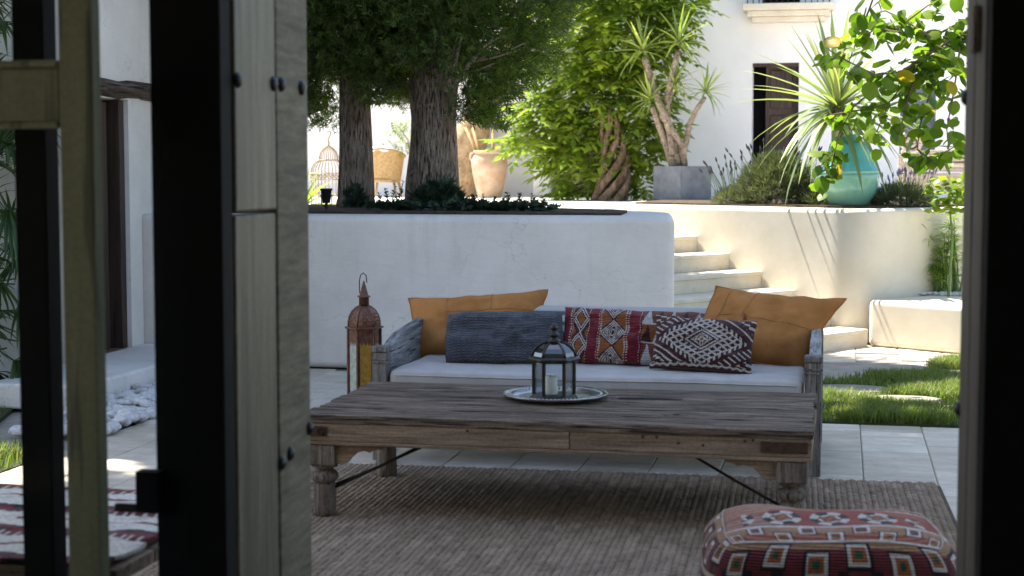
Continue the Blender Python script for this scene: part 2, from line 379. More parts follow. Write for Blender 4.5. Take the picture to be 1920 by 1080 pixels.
# lawn beside the sofa, and the lawn by the palm
def in_poly(x, y, poly):
    c = False
    for i in range(len(poly)):
        (x1, y1), (x2, y2) = poly[i], poly[i - 1]
        if (y1 > y) != (y2 > y) and x < (x2 - x1) * (y - y1) / (y2 - y1) + x1: c = not c
    return c
LAWN = [(-.28, 8.64), (2.4, 8.68), (2.4, 11.2), (.9, 11.85), (.62, 11.2), (.2, 10.6), (-.28, 10.2)]
LAWN2 = [(-8.5, 4.2), (-3.66, 4.2), (-3.66, 6.9), (-4.2, 7.1), (-4.9, 9.15), (-8.5, 9.15)]
STONES = [(at(1590, 722, 9.9), .34, .13), (at(1700, 742, 9.5), .27, .12), (at(1690, 690, 11.0), .26, .15), (at(1785, 672, 11.7), .2, .12), (at(1795, 700, 10.8), .16, .12), (at(1790, 760, 9.2), .17, .07)]
STONES2 = [(-5.35, 9.0, .5, .12), (-4.95, 8.35, .5, .13), (-4.45, 6.55, .4, .2)]
def lawn(poly, z, name, stones, dens, hmin, hmax, ymax_fade=None):
    s = struct(MB().prism(poly, -.06, z).build(name, 'lawn_soil'))
    b = MB(); xs = [p[0] for p in poly]; ys = [p[1] for p in poly]
    area = (max(xs) - min(xs)) * (max(ys) - min(ys)); n = int(area * dens)
    for _ in range(n):
        x, y = U(min(xs), max(xs)), U(min(ys), max(ys))
        if not in_poly(x, y, poly): continue
        if any(((x - q[0]) / q[2]) ** 2 + ((y - q[1]) / q[3]) ** 2 < .95 for q in stones): continue
        d = ns(x, y, 3, 2.2)
        if d < -.18 and random.random() < .8: continue
        h = U(hmin, hmax) * (1 + .5 * d); a = U(0, 6.28); le = U(.2, .9) * h; wd = U(.0018, .0034)
        dx, dy = math.cos(a), math.sin(a); k = len(b.v)
        px_, py_ = -dy * wd, dx * wd
        b.v += [Vector((x - px_, y - py_, z)), Vector((x + px_, y + py_, z)), Vector((x + dx * le * .4 + px_ * .8, y + dy * le * .4 + py_ * .8, z + h * .65)), Vector((x + dx * le * .4 - px_ * .8, y + dy * le * .4 - py_ * .8, z + h * .65)), Vector((x + dx * le, y + dy * le, z + h))]
        b.f += [(k, k + 1, k + 2, k + 3), (k + 3, k + 2, k + 4)]
    me_i = [1 if random.random() < .10 + .25 * max(0, ns(b.v[q[0]].x, b.v[q[0]].y, 9, 3.)) else 0 for q in b.f[::2]]
    o = b.build('grass', 'grass', kind='stuff'); o.data.materials.append(M['dry'])
    o.data.polygons.foreach_set('material_index', [k for k in me_i for _ in (0, 1)]); o['label'] = 'short green ' + ('lawn grass beside the daybed' if name == 'lawn' else 'lawn grass below the palm'); o['category'] = 'grass'
st1 = [(p.x, p.y, rx * .8, ry * 1.35) for p, rx, ry in STONES]
lawn(LAWN, .006, 'lawn', st1, 15000, .03, .075)
lawn(LAWN2, .006, 'lawn_by_palm', STONES2, 2600, .04, .09)
slabels = ['long flat stepping stone in the grass nearest the daybed arm', 'brown oval stepping stone in the middle of the right lawn', 'pale stepping stone at the far edge of the right lawn', 'small pale stepping stone below the cream ledge', 'small stepping stone at the right edge of the lawn by the door', 'stepping stone half overgrown near the paved edge']
slabels2 = ['wide flat stepping stone below the palm, farthest of the three', 'middle stepping stone in the grass below the palm', 'nearest stepping stone in the shaded grass below the palm']
for (x, y, rx, ry), lb in zip(st1 + STONES2, slabels + slabels2):
    pl = [(x + rx * math.cos(a) * (1 + .12 * ns(x + math.cos(a), y + math.sin(a), 1)), y + ry * math.sin(a) * (1 + .15 * ns(y + math.cos(a), x, 2))) for a in [i * 6.283 / 18 for i in range(18)]]
    tag(MB().prism(pl, -.01, .022).build('stepping_stone', 'flag', bevel=.008), lb, 'stepping stone', 'stepping stones in the grass')
T = .93
UX, UY = -.829, .559                      # the steps climb this way, to the back left
def su(s, v): return (.198 + UX * s - .559 * v, 12.5 + UY * s - .829 * v)
ter = [(-16, 12.98), (-3.2, 12.98), (-2.62, 12.62), su(2.345, 0), (-1.96, 13.98), (-1.96, 15.6), (9, 15.6), (9, 34), (-16, 34)]
struct(MB().prism(ter, -.05, T).build('terrace_floor', 'terrace'))
# steps
steps = thing('stone_steps', 'worn cream limestone steps climbing left beside the curved wall', 'steps', (*su(1.2, .8), 0))
RZ = T / 7
for k in range(6):
    s0 = .335 * k
    MB().prism([su(s0 + .004 * (k % 2), .0), su(s0, 1.62), su(2.34, 1.62), su(2.34, .0)], RZ * k + (.001 if k else 0), RZ * (k + 1) - .032).build('riser', 'stair', steps)
    MB().prism([su(s0 - .012, .004), su(s0 - .012, 1.62), su(s0 + .345, 1.62), su(s0 + .345, .004)], RZ * (k + 1) - .0315, RZ * (k + 1)).build('tread', 'stair', steps, bevel=.008)
# curved retaining wall with a planting bed
def arc_wall(pts, r, n=7):
    out = []
    for i, p in enumerate(pts):
        if 0 < i < len(pts) - 1:
            p = Vector(p); a = (Vector(pts[i - 1]) - p).normalized(); b = (Vector(pts[i + 1]) - p).normalized()
            p0, p1 = p + a * r, p + b * r
            for j in range(n + 1):
                t = j / n; out.append(tuple(p0 * (1 - t) ** 2 + p * 2 * t * (1 - t) + p1 * t * t))
        else: out.append(tuple(p))
    return out
B_ = (.157 + .0, 12.53)
rw = thing('retaining_wall', 'curved cream plaster retaining wall beside the steps', 'wall', (.157, 12.9, 0))
outer = arc_wall([su(2.75, -.002), B_, (1.35, 13.9)], .3, 9)
MB().prism(outer + [(1.35, 15.58), (-1.95, 15.58)], 0, 1.045).build('wall_body', 'plaster_old', rw, bevel=.035, seg=4)
inner = arc_wall([su(2.6, -.26), (.16, 12.86), (1.2, 14.0)], .3, 6)
MB().prism(inner + [(1.2, 15.3), (-1.7, 15.3)], 1.0, 1.062).build('soil', 'soil', rw)
ledge = thing('garden_ledge', 'low cream plaster ledge in front of the papyrus', 'ledge', (.9, 12.3, 0))
MB().prism([(.205, 12.495), (.783, 12.115), (2.6, 10.9), (2.6, 13.6), (1.1, 13.58), (.22, 12.56)], 0, .355).build('ledge_body', 'plaster_old', ledge, bevel=.04, seg=4)
# planter wall with the cypresses
pw = thing('planter_wall', 'white plaster planter wall behind the daybed with rounded top edge', 'wall', (-3, 11.5, 0))
PL = [(-4.95, 10.35), (-1.065, 10.35), (-1.19, 11.42), (-1.36, 11.72), (-3.18, 12.97), (-4.95, 12.97)]
MB().prism(PL, 0, 1.045).build('wall_body', 'plaster', pw, bevel=.05, seg=5)
MB().prism([(-4.6, 10.6), (-1.45, 10.6), (-1.5, 11.3), (-1.65, 11.6), (-3.2, 12.75), (-4.6, 12.75)], 1.0, 1.062).build('soil', 'soil', pw)

# ------------------------------------------------------------------ the house the camera stands in
rm = thing('near_house', 'dark room wall and black posts framing the view', 'house', (0, 3.4, 0))
b = MB(); b.box(-6, 3.3, 0, -2.6, 3.46, 3.3); b.box(.62, 3.3, 0, 5, 3.46, 3.3); b.box(-2.6, 3.3, 2.35, .62, 3.46, 3.3)
b.build('front_wall', 'plaster', rm)
MB().box(-4.2, -3.2, -.06, 2.6, 3.3, -.001).build('room_floor', 'travertine', rm)
MB().box(-4.2, -3.2, 2.6, 2.6, 3.3, 2.75).build('room_ceiling', 'plaster', rm)
MB().box(-4.2, -3.35, 0, 2.6, -3.2, 2.75).build('back_wall', 'plaster', rm)
MB().box(2.6, -3.35, 0, 2.75, 3.3, 2.75).build('side_wall', 'plaster', rm)
b = MB(); b.box(-4.35, -3.35, 0, -4.2, -.4, 2.75); b.box(-4.35, 1.9, 0, -4.2, 3.3, 2.75); b.box(-4.35, -.4, 0, -4.2, 1.9, .8); b.box(-4.35, -.4, 2.2, -4.2, 1.9, 2.75)  # unseen window opening, added to let daylight into the room
b.build('side_wall', 'plaster', rm)
for x0, x1 in ((at(32, 540, 3.385).x, at(116, 540, 3.452).x), (at(287, 540, 3.385).x, -1.364), (.288, .60)):
    MB().box(x0, 3.385, 0, x1, 3.452, 2.35).build('door_post', 'shadewood', rm, bevel=.004)
# left plank leaf, open outwards at a right angle
XL = -1.362
lf = thing('plank_door', 'weathered plank door leaf standing open left of the daybed', 'door', (XL, 3.7, 0))
MB().box(XL - .055, 3.462, .02, XL, 3.728, 1.245).build('plank', 'doorwood', lf, bevel=.005)
MB().box(XL - .055, 3.462, 1.253, XL + .003, 3.728, 2.3).build('plank', 'doorwood', lf, bevel=.005)
MB().box(XL - .055, 3.736, .02, XL + .002, 3.972, 2.3).build('plank', 'doorwood_x', lf, bevel=.006)
MB().box(XL - .075, 3.48, .3, XL - .056, 3.96, .45).build('rail', 'doorwood', lf)
MB().box(XL - .075, 3.48, 1.9, XL - .056, 3.96, 2.05).build('rail', 'doorwood', lf)
def dome(c, r, nrm=(1, 0, 0)):
    b = MB(); b.lathe([(r, 0), (r * .97, r * .18), (r * .8, r * .42), (r * .45, r * .6), (.001, r * .66)], 12, caps=False)
    q = Vector(nrm).to_track_quat('Z', 'Y').to_matrix().to_4x4(); m = Matrix.Translation(c) @ q; b.v = [m @ p for p in b.v]; return b
def pX(px, py, X):
    d = FW + RT * ((px - 960) / 3000) - UP * ((py - 540) / 3000); return EYE + d * (X / d.x)
for px, py in ((443, 150), (511, 157), (526, 158), (564, 165), (527, 868), (543, 850), (584, 800)):
    p = pX(px, py, XL + .002); p.y = min(max(p.y, 3.475), 3.955)
    dome(p, .019).build('bolt', 'bolt', lf, True)
XR = .283
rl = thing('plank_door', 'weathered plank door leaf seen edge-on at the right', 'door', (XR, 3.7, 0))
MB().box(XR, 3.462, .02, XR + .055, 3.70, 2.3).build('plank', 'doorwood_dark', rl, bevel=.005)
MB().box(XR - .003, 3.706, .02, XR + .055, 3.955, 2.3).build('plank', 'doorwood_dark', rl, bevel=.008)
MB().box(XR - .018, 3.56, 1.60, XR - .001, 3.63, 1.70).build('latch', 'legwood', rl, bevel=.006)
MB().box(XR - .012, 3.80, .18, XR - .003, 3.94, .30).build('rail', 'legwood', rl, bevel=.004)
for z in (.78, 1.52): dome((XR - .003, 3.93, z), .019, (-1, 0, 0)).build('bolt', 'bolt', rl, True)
# olive glazed leaf
gl = thing('glazed_door', 'olive painted glazed door leaf at the left edge', 'door', (-1.85, 3.2, 0))
GY = 3.16
xa, xb = at(117, 540, GY).x, at(198, 540, GY + .045).x
MB().box(xa, GY, 0.01, xb, GY + .045, 2.3).build('stile', 'olive', gl, bevel=.006)
MB().box(xa - .66, GY, .01, xa - .56, GY + .045, 2.3).build('stile', 'olive', gl, bevel=.006)
zt, zb = at(60, 128, GY).z, at(60, 228, GY).z
MB().box(xa - .56, GY + .004, zb, xa - .001, GY + .041, zt).build('rail', 'olive', gl, bevel=.003)
for z in (zt, zb - .016): MB().box(xa - .56, GY - .002, z + .001, xa - .001, GY + .03, z + .017).build('moulding', 'olive', gl, bevel=.006)
MB().box(xa - .56, GY + .004, .01, xa - .001, GY + .041, .22).build('rail', 'olive', gl, bevel=.003)
MB().box(xa - .56, GY + .004, 2.14, xa - .001, GY + .041, 2.3).build('rail', 'olive', gl, bevel=.003)
MB().box(xa - .56, GY + .02, .22, xa, GY + .024, zb - .016).build('pane', 'pane', gl)
MB().box(xa - .56, GY + .02, zt + .017, xa, GY + .024, 2.14).build('pane', 'pane', gl)
lt = thing('door_latch', 'black iron latch block on the black post', 'latch', (-1.52, 3.37, .6))
pa, pb = at(254, 960, 3.345), at(300, 886, 3.345)
MB().box(pa.x, 3.345, pa.z, at(310, 900, 3.385).x, 3.384, pb.z).build('latch_body', 'shadewood', lt, bevel=.003)
MB().box(at(214, 950, 3.36).x, 3.36, at(250, 962, 3.36).z, at(300, 900, 3.385).x, 3.375, at(250, 946, 3.36).z).build('latch_bar', 'iron', lt, bevel=.002)
# ------------------------------------------------------------------ house on the left with door, lintel, step and pebbles
lh = thing('white_cottage', 'white plastered house with brown door and timber lintel at left', 'house', (-6.4, 11.5, 0))
WX = -4.75
b = MB(); b.box(-8.5, 9.2, 0, WX, 9.38, 7.4); b.box(-8.5, 10.14, 0, WX, 10.33, 7.4); b.box(-8.5, 9.38, 1.82, WX, 10.14, 7.4); b.box(-8.5, 10.33, 0, -4.765, 12.9, 7.4)
b.build('wall', 'plaster', lh)
MB().box(-8.7, 8.55, 7.4, -4.35, 13.0, 7.5).build('roof', 'terracotta', lh)  # roof height and eave out of view, stretched to shade pebbles and paving
dr = MB().box(WX - .16, 9.39, .14, WX - .12, 10.06, 1.80).build('door', 'darkdoor', lh)
for y0, y1, z0, z1 in ((9.39, 9.5, .14, 1.8), (9.9, 9.99, .14, 1.8), (9.5, 9.9, .14, .32), (9.5, 9.9, 1.66, 1.8), (9.5, 9.9, .85, .95)): MB().box(WX - .119, y0, z0, WX - .09, y1, z1).build('door_panel', 'darkdoor', dr, bevel=.004)
MB().box(WX - .15, 10.062, .14, WX - .03, 10.138, 1.815).build('door_frame', 'darkdoor', lh, bevel=.006)
b = MB()
pts = [Vector((WX - .01 + .015 * ns(i, 3, 0, .9), 9.22 + i * .13, 1.893 + .02 * ns(i, 1, 0, .7) - .004 * i * .3)) for i in range(14)]
bm_ = MB().tube(pts, [.062 + .008 * ns(i, 9, 0, 1.1) for i in range(14)], 10); bm_.build('lintel', 'beam', lh, True)
tag(MB().box(-4.745, 8.2, 0, -4.15, 10.33, .145).build('door_step', 'plaster', bevel=.02, seg=3), 'white plaster step below the brown door', 'step')
pb_ = struct(MB().box(-4.75, 6.95, -.06, -3.63, 10.3, -.02).build('pebble_bed', 'mortar'))
peb = []
for k in range(5):
    b = MB(); b.lathe([(.001, -.42), (.30, -.36), (.46, -.15), (.5, .02), (.42, .24), (.24, .38), (.001, .42)], 10, caps=False)
    b.v = [p * (1 + .22 * noise.noise(p * 2.2 + Vector((k * 7, 0, 0)))) for p in b.v]; peb.append(b.mesh('pebble', 'pebble', True))
cells = [(x, y) for x in [-4.11 + .062 * i for i in range(8)] for y in [7.45 + .075 * j for j in range(34)]]
random.shuffle(cells)
for x, y in cells[:272]:
    s = U(.075, .12)
    inst('pebble', random.choice(peb), pb_, Matrix.Translation((x + U(-.02, .02), y + U(-.025, .025), U(.0, .05))) @ Euler((U(-.4, .4), U(-.4, .4), U(0, 6.28))).to_matrix().to_4x4() @ Matrix.Diagonal((s * U(.8, 1.25), s, s * .62, 1)))

# ------------------------------------------------------------------ far house, garden wall
T0 = T
fh = thing('white_house', 'white two-storey house with balcony and dark doors at the back', 'house', (1, 23.5, T))
YW = 23.0
def hole_wall(x0, x1, z0, z1, holes, y0, y1, name, mat, parent):
    xs = sorted({x0, x1, *[h[0] for h in holes], *[h[1] for h in holes]}); b = MB()
    for a, c in zip(xs, xs[1:]):
        hs = sorted([(h[2], h[3]) for h in holes if h[0] <= a + 1e-6 and h[1] >= c - 1e-6]); z = z0
        for h0, h1 in hs:
            if h0 > z: b.box(a, y0, z, c, y1, h0)
            z = h1
        b.box(a, y0, z, c, y1, z1)
    return b.build(name, mat, parent)
d1 = (at(1409, 300, YW).x, at(1496, 300, YW).x, T, at(1440, 118, YW).z)
d2 = (at(1686, 300, YW).x, at(1753, 300, YW).x, T, at(1720, 144, YW).z)
dB = (at(1428, 5, YW).x, at(1500, 5, YW).x, 3.66, 5.7)
hole_wall(-3.2, 7, T, 6, [d1, d2, dB], YW, YW + .35, 'wall', 'plaster_far', fh)
MB().box(-3.2, YW + .36, T, 7, YW + 5, 6).build('dark_block', 'dark', fh)  # solid block, its black colour standing in for the unlit rooms
MB().box(-3.4, YW - .02, 6.0, 7.2, YW + 5.2, 6.12).build('roof', 'terracotta', fh)
x0, x1, z0, z1 = d1
dd = MB().box(x0 + (x1 - x0) * .28, YW + .19, z0, x1 - .002, YW + .23, z1 - .03).build('door', 'darkdoor', fh)
for a, c in ((.05, .28), (.33, .62), (.67, .95)): MB().box(x0 + (x1 - x0) * .38, YW + .165, z0 + (z1 - z0) * a, x1 - .09, YW + .188, z0 + (z1 - z0) * c).build('door_panel', 'darkdoor', dd, bevel=.01)
MB().box(x0 + .002, YW + .02, z1 - .05, x1 - .002, YW + .12, z1 - .002).build('door_frame', 'darkdoor', fh)
x0, x1, z0, z1 = d2
MB().box(x0 + .002, YW + .12, z0, x1 - .002, YW + .16, z1 - .002).build('door', 'shutter', fh)
b0, b1 = at(1411, 40, YW).x, at(1548, 40, YW).x
YB = YW - .42
for k, (e, za, zc) in enumerate(((.0, 3.40, 3.47), (.06, 3.471, 3.55), (.12, 3.551, 3.645))): MB().box(b0 - e, YW - .3 - e, za, b1 + e, YW - .001, zc).build('balcony_slab', 'stair', fh, bevel=.012)
rl_ = MB().box(b0 - .06, YB + .02, 3.70, b1 + .06, YB + .045, 3.725).build('railing', 'railing', fh)
MB().box(b0 - .06, YB + .02, 4.55, b1 + .06, YB + .045, 4.58).build('handrail', 'railing', rl_)
nb = 15
for i in range(nb):
    x = b0 - .05 + (b1 - b0 + .1) * i / (nb - 1); MB().box(x - .007, YB + .025, 3.647, x + .007, YB + .04, 4.56).build('baluster', 'railing', rl_)
for y in (YB + .15, YB + .28): MB().box(b1 + .045, y, 3.647, b1 + .06, y + .014, 4.56).build('baluster', 'railing', rl_)
gw = thing('garden_wall', 'tall white garden wall behind the birdcage and wicker chair', 'wall', (-8, 24.6, T))
MB().box(-16, 24.6, T, -4.5, 24.9, 4.3).build('wall_body', 'plaster_far', gw)
MB().box(-4.62, 23.9, T, -4.33, 24.92, 4.3).build('pillar', 'plaster_far', gw, bevel=.05, seg=3)
MB().box(-4.33, 24.3, T, -3.2, 24.6, 4.3).build('wall_body', 'plaster_far', gw)
MB().box(-4.32, 24.24, T, -3.6, 24.299, 1.95).build('door', 'darkdoor', gw)

# ------------------------------------------------------------------ trees
def trunk_mesh(c, prof, n=40, lean=(0, 0), ridge=.07, seed=0, nz=40):
    b = MB(); z0, z1 = prof[0][1], prof[-1][1]
    def rad(z):
        for (ra, za), (rb, zb) in zip(prof, prof[1:]):
            if za <= z <= zb: return ra + (rb - ra) * (z - za) / (zb - za)
        return prof[-1][0]
    k = 0
    for i in range(nz + 1):
        z = z0 + (z1 - z0) * i / nz
        for j in range(n):
            a = 2 * math.pi * j / n; r = rad(z)
            q = 1 + ridge * noise.noise(Vector((math.cos(a) * 4.5 + seed, math.sin(a) * 4.5, z * .9))) + ridge * .9 * noise.noise(Vector((math.cos(a) * 11 + seed, math.sin(a) * 11, z * 2.2))) + ridge * 1.1 * noise.noise(Vector((math.cos(a) * 1.3, math.sin(a) * 1.3 + seed, z * 1.2)))
            t = (z - z0); b.v.append(Vector((c[0] + r * q * math.cos(a) + lean[0] * t, c[1] + r * q * math.sin(a) + lean[1] * t, z)))
    for i in range(nz):
        for j in range(n): b.f.append((i * n + j, i * n + (j + 1) % n, (i + 1) * n + (j + 1) % n, (i + 1) * n + j))
    b.f.append(tuple(nz * n + j for j in range(n))); return b
# a leaf spray: a small fan of narrow pointed faces
def spray(k=5, L=1., wd=.16, spread=.9):
    v, f = [], []
    for i in range(k):
        a = (i / (k - 1) - .5) * 2 * spread if k > 1 else 0; l = L * (1 - .25 * abs(a)) * U(.8, 1.1); dx, dy = math.sin(a), math.cos(a); n = len(v); z = U(-.12, .12)
        v += [(0, 0, 0), (dx * l * .45 - dy * wd, dy * l * .45 + dx * wd, z * .5), (dx * l, dy * l, z), (dx * l * .45 + dy * wd, dy * l * .45 - dx * wd, z * .5)]; f.append((n, n + 1, n + 2, n + 3))
    return v, f
SPR = [spray(random.choice((4, 5)), 1, .13) for _ in range(6)]
def feather():
    v, f = [], []
    for i in range(6):
        t = i / 6; sg = 1 if i % 2 else -1; k = len(v); p = Vector((0, t * .8, U(-.05, .05))); d = Vector((sg * U(.5, .9), U(.5, 1.), U(-.3, .3))).normalized() * U(.28, .42); q = Vector((-d.y, d.x, 0)).normalized() * .045
        v += [p - q, p + q, p + d + q * .5, p + d - q * .5]; f.append((k, k + 1, k + 2, k + 3))
    k = len(v); v += [Vector(p) for p in ((-.03, 0, 0), (.03, 0, 0), (.012, 1, 0), (-.012, 1, 0))]; f.append((k, k + 1, k + 2, k + 3)); return v, f
FEA = [feather() for _ in range(8)]
def cypress(c, label, prof, seed, crown):
    o = thing('cypress_tree', label, 'tree', (c[0], c[1], 1.03), group='cypresses in the planter')
    trunk_mesh(c, prof, seed=seed, ridge=.10).build('trunk', 'bark', o, True)
    b = MB(); rnd = random.Random(seed)
    bot, rf, top = crown
    # fine foliage where the crown hangs low
    n = 0
    while n < 17000:
        a = rnd.uniform(0, 6.283); z = rnd.uniform(1.5, 3.7); Rm = rf(a, z)
        if Rm <= 0: continue
        r = Rm * math.sqrt(rnd.uniform(.02, 1)); p = Vector((c[0] + r * math.cos(a), c[1] + r * math.sin(a), z))
        cl = noise.noise(p * 3.1 + Vector((seed, 0, 0)))
        if z < bot(a, r) + .13 * cl: continue
        if cl < -.38 and rnd.random() < .7: continue
        d = Vector((math.cos(a) * .8, math.sin(a) * .8, rnd.uniform(-.5, .6))) + Vector((rnd.uniform(-.5, .5), rnd.uniform(-.5, .5), rnd.uniform(-.4, .4)))
        v, f = rnd.choice(FEA); b.add(v, f, place(p, d, rnd.uniform(.07, .14), rnd.uniform(0, 6.28))); n += 1
    for _ in range(2200):                  # the tall upper crown
        z = 3.5 + (top - 3.5) * rnd.random() ** .9; t = (z - 3.5) / (top - 3.5)
        Rm = 1.15 * (1 - t) ** .5 + .25 * (t < .1); a = rnd.uniform(0, 6.283); r = Rm * math.sqrt(rnd.uniform(.15, 1))
        p = Vector((c[0] + r * math.cos(a), c[1] + r * math.sin(a), z)); d = Vector((math.cos(a), math.sin(a), rnd.uniform(-.3, 1)))
        v, f = rnd.choice(SPR); b.add(v, f, place(p, d, rnd.uniform(.3, .5), rnd.uniform(0, 6.28)))
    b.build('crown', 'cypress', o, kind='stuff'); return o
C1, C2 = (-3.735, 12.04), (-3.10, 12.02)
def rf1(a, z): return .75 + .42 * max(0, z - 1.9) + .25 * noise.noise(Vector((math.cos(a) * 1.5, math.sin(a) * 1.5, z)))
def under(X):
    for lim, z in ((-3.93, 1.72), (-3.56, 2.06), (-3.34, 1.86), (-2.86, 2.12), (-2.62, 1.70)):
        if X < lim: return z
    return 1.86 + (X + 2.62) * .7
def bot1(a, r): return under(C1[0] + r * math.cos(a))
def rf2(a, z): return .62 + .62 * max(0, z - 1.7) + .2 * noise.noise(Vector((math.cos(a) * 1.5 + 5, math.sin(a) * 1.5, z)))
def bot2(a, r): return under(C2[0] + r * math.cos(a))
t1 = cypress(C1, 'cypress with slim dark brown trunk beside the birdcage', [(.165, 1.0), (.145, 1.12), (.135, 1.5), (.12, 2.0), (.10, 3.2), (.03, 6)], 3, (bot1, rf1, 6.8))
t2 = cypress(C2, 'cypress with thick split grey trunk left of the terracotta jar', [(.235, 1.0), (.205, 1.1), (.185, 1.4), (.175, 1.75), (.20, 2.0), (.15, 2.6), (.03, 6)], 11, (bot2, rf2, 7.2))
# bare branches on the thick trunk
for q in ([(838, 172), (852, 130), (858, 95), (868, 62)], [(850, 165), (880, 120), (905, 90), (925, 70)], [(878, 122), (915, 103), (960, 92), (985, 80)], [(880, 118), (925, 108), (968, 96)], [(866, 140), (900, 130), (928, 118)], [(897, 98), (912, 84), (935, 70), (958, 66)], [(842, 130), (850, 105), (852, 85)]):
    pts = [at(x, y, 11.72 - .04 * i) for i, (x, y) in enumerate(q)]
    MB().tube(pts, [.018 * (1 - .7 * i / (len(pts) - 1)) * (1.3 if q[0][0] < 860 else .6) for i in range(len(pts))], 6).build('dead_branch', 'deadtwig', t2, True)
# torn bark flap and stub at the foot of the thick trunk
b = MB()
for q in ([(778, 318), (770, 326), (764, 335)], [(775, 343), (769, 345), (768, 352)]):
    b.tube([at(x, y, 11.9) for x, y in q], [.012, .009, .004], 6)
b.build('broken_stub', 'bark', t2, True)

# leaning tan tree trunk by the terracotta jar
tt = thing('old_tree', 'leaning tan rough tree trunk behind the terracotta jar', 'tree', (*at(858, 370, 24.1).xy, T))
p0, p1, p2 = at(850, 372, 24.1), at(862, 300, 24.1), at(908, 195, 24.1)
pts = [p0.lerp(p1, t / 4) for t in range(4)] + [p1.lerp(p2, t / 8) for t in range(9)] + [p2 + (p2 - p1) * .6 * t for t in (1, 2, 3)]
tb = MB().tube(pts, [.44, .40, .37, .34] + [.31 - .012 * i for i in range(9)] + [.17, .14, .1], 28)
tb.v = [p + Vector((.07 * noise.noise(p * 3), .07 * noise.noise(p * 3 + Vector((9, 0, 0))), 0)) for p in tb.v]
tb.build('trunk', 'tanbark', tt, True)
b = MB(); e = pts[-1]
for _ in range(700):
    p = e + Vector((random.gauss(0, .7), random.gauss(0, .6), random.gauss(.7, .45)))
    if p.z < 2.9: continue
    v, f = random.choice(SPR); b.add(v, f, place(p, (U(-1, 1), U(-1, 1), U(-.5, 1)), U(.18, .3), U(0, 6)))
b.build('crown', 'vine', tt, kind='stuff')

# ------------------------------------------------------------------ pinnate-leaved climber
def pinnate(n=5, L=1.):
    v, f = [], []
    def leaflet(p, d, l, wd, dz):
        k = len(v); d = Vector(d).normalized(); s = Vector((-d.y, d.x, 0)); p = Vector(p); e = Vector((0, 0, -1))
        v.extend([p, p + d * l * .4 + s * wd + e * dz * .25, p + d * l * .4 - s * wd + e * dz * .25, p + d * l + e * dz, p + d * l * .4 + e * (dz * .25 + wd * .25)])
        f.extend([(k, k + 4, k + 1), (k, k + 2, k + 4), (k + 4, k + 3, k + 1), (k + 4, k + 2, k + 3)])
    for i in range(n):
        t = (i + 1) / (n + .4); p = (0, t * L, -.35 * t * t * L); l = .40 * L * (1 - .35 * abs(t - .45))
        leaflet(p, (1, .55, 0), l, l * .27, l * .35); leaflet(p, (-1, .55, 0), l, l * .27, l * .35)
    leaflet((0, L * .97, -.33 * L), (0, 1, 0), .38 * L, .11 * L, .18 * L)
    k = len(v); v.extend([(-.006, 0, 0), (.006, 0, 0), (.004, L * .5, -.085 * L), (-.004, L * .5, -.085 * L), (.003, L, -.35 * L), (-.003, L, -.35 * L)]); f.extend([(k, k + 1, k + 2, k + 3), (k + 3, k + 2, k + 4, k + 5)])
    return v, f
PIN = [pinnate(3), pinnate(4), pinnate(4)]
cl = thing('climbing_vine', 'bright green climber with drooping feather leaves and twisted trunk', 'climber', (*at(1145, 375, 21.8).xy, T))
cy = 21.8
blobs = [((1130, 60), .85, .75), ((1200, 40), .55, .7), ((1275, 15), .22, .2), ((1080, 150), .55, .55), ((1160, 180), .6, .6), ((1060, 235), .5, .42), ((1150, 270), .5, .4), ((1085, 300), .36, .28), ((1200, 240), .25, .55), ((1105, 335), .26, .2), ((1205, 330), .24, .2), ((1020, 215), .3, .22), ((1000, 265), .28, .12), ((1150, -60), .9, .6)]
pl = []
tot = sum(rx * rz for _, rx, rz in blobs)
for (q, rx, rz) in blobs:
    c = at(q[0], q[1], cy)
    for _ in range(int(1500 * rx * rz / tot) + 14):
        a = U(0, 6.283); e = U(-1, 1); r = U(.45, 1.) ** .5; h = math.sqrt(1 - e * e)
        o_ = Vector((math.cos(a) * h * rx, math.sin(a) * h * .75 * max(rx, .45), e * rz)) * r; p = c + o_
        if p.z < T + .12: continue
        d = Vector((o_.x / rx + U(-.5, .5), o_.y / .6 - .25 + U(-.5, .5), U(-.35, .3)))
        pl.append((p, place(p, d, U(.26, .46), U(-.5, .5))))
pl.sort(key=lambda q: q[0].y)
def scatter(root, tmpl, items, name, mat_o, mat_j, cap, jname):
    mes = [template(name, v, f, mat_o) for v, f in tmpl]; b = MB()
    for i, (p, m) in enumerate(items):
        k = i % len(tmpl)
        if i < cap: inst(name, mes[k], root, m)
        else: b.add(*tmpl[k], m)
    if b.v: b.build(jname, mat_j, root, True, kind='stuff')
scatter(cl, PIN, [(p, m) for p, m in pl], 'leaf', 'vine_o', 'vine', 300, 'foliage')
for k in range(6):                        # twisted stems
    pts = []
    for i in range(15):
        t = i / 14; ang = k * 1.05 + t * 5; r = .15 * (1 - t) ** .6 + .05
        c = at(1142 + 12 * math.sin(t * 4), 378 - 190 * t, cy - .45); pts.append(c + Vector((r * math.cos(ang), r * .7 * math.sin(ang), 0)))
    pts[0].z = T - .01
    MB().tube(pts, [.06 * (1 - .5 * i / 14) for i in range(15)], 9).build('stem', 'vinebark', cl, True)
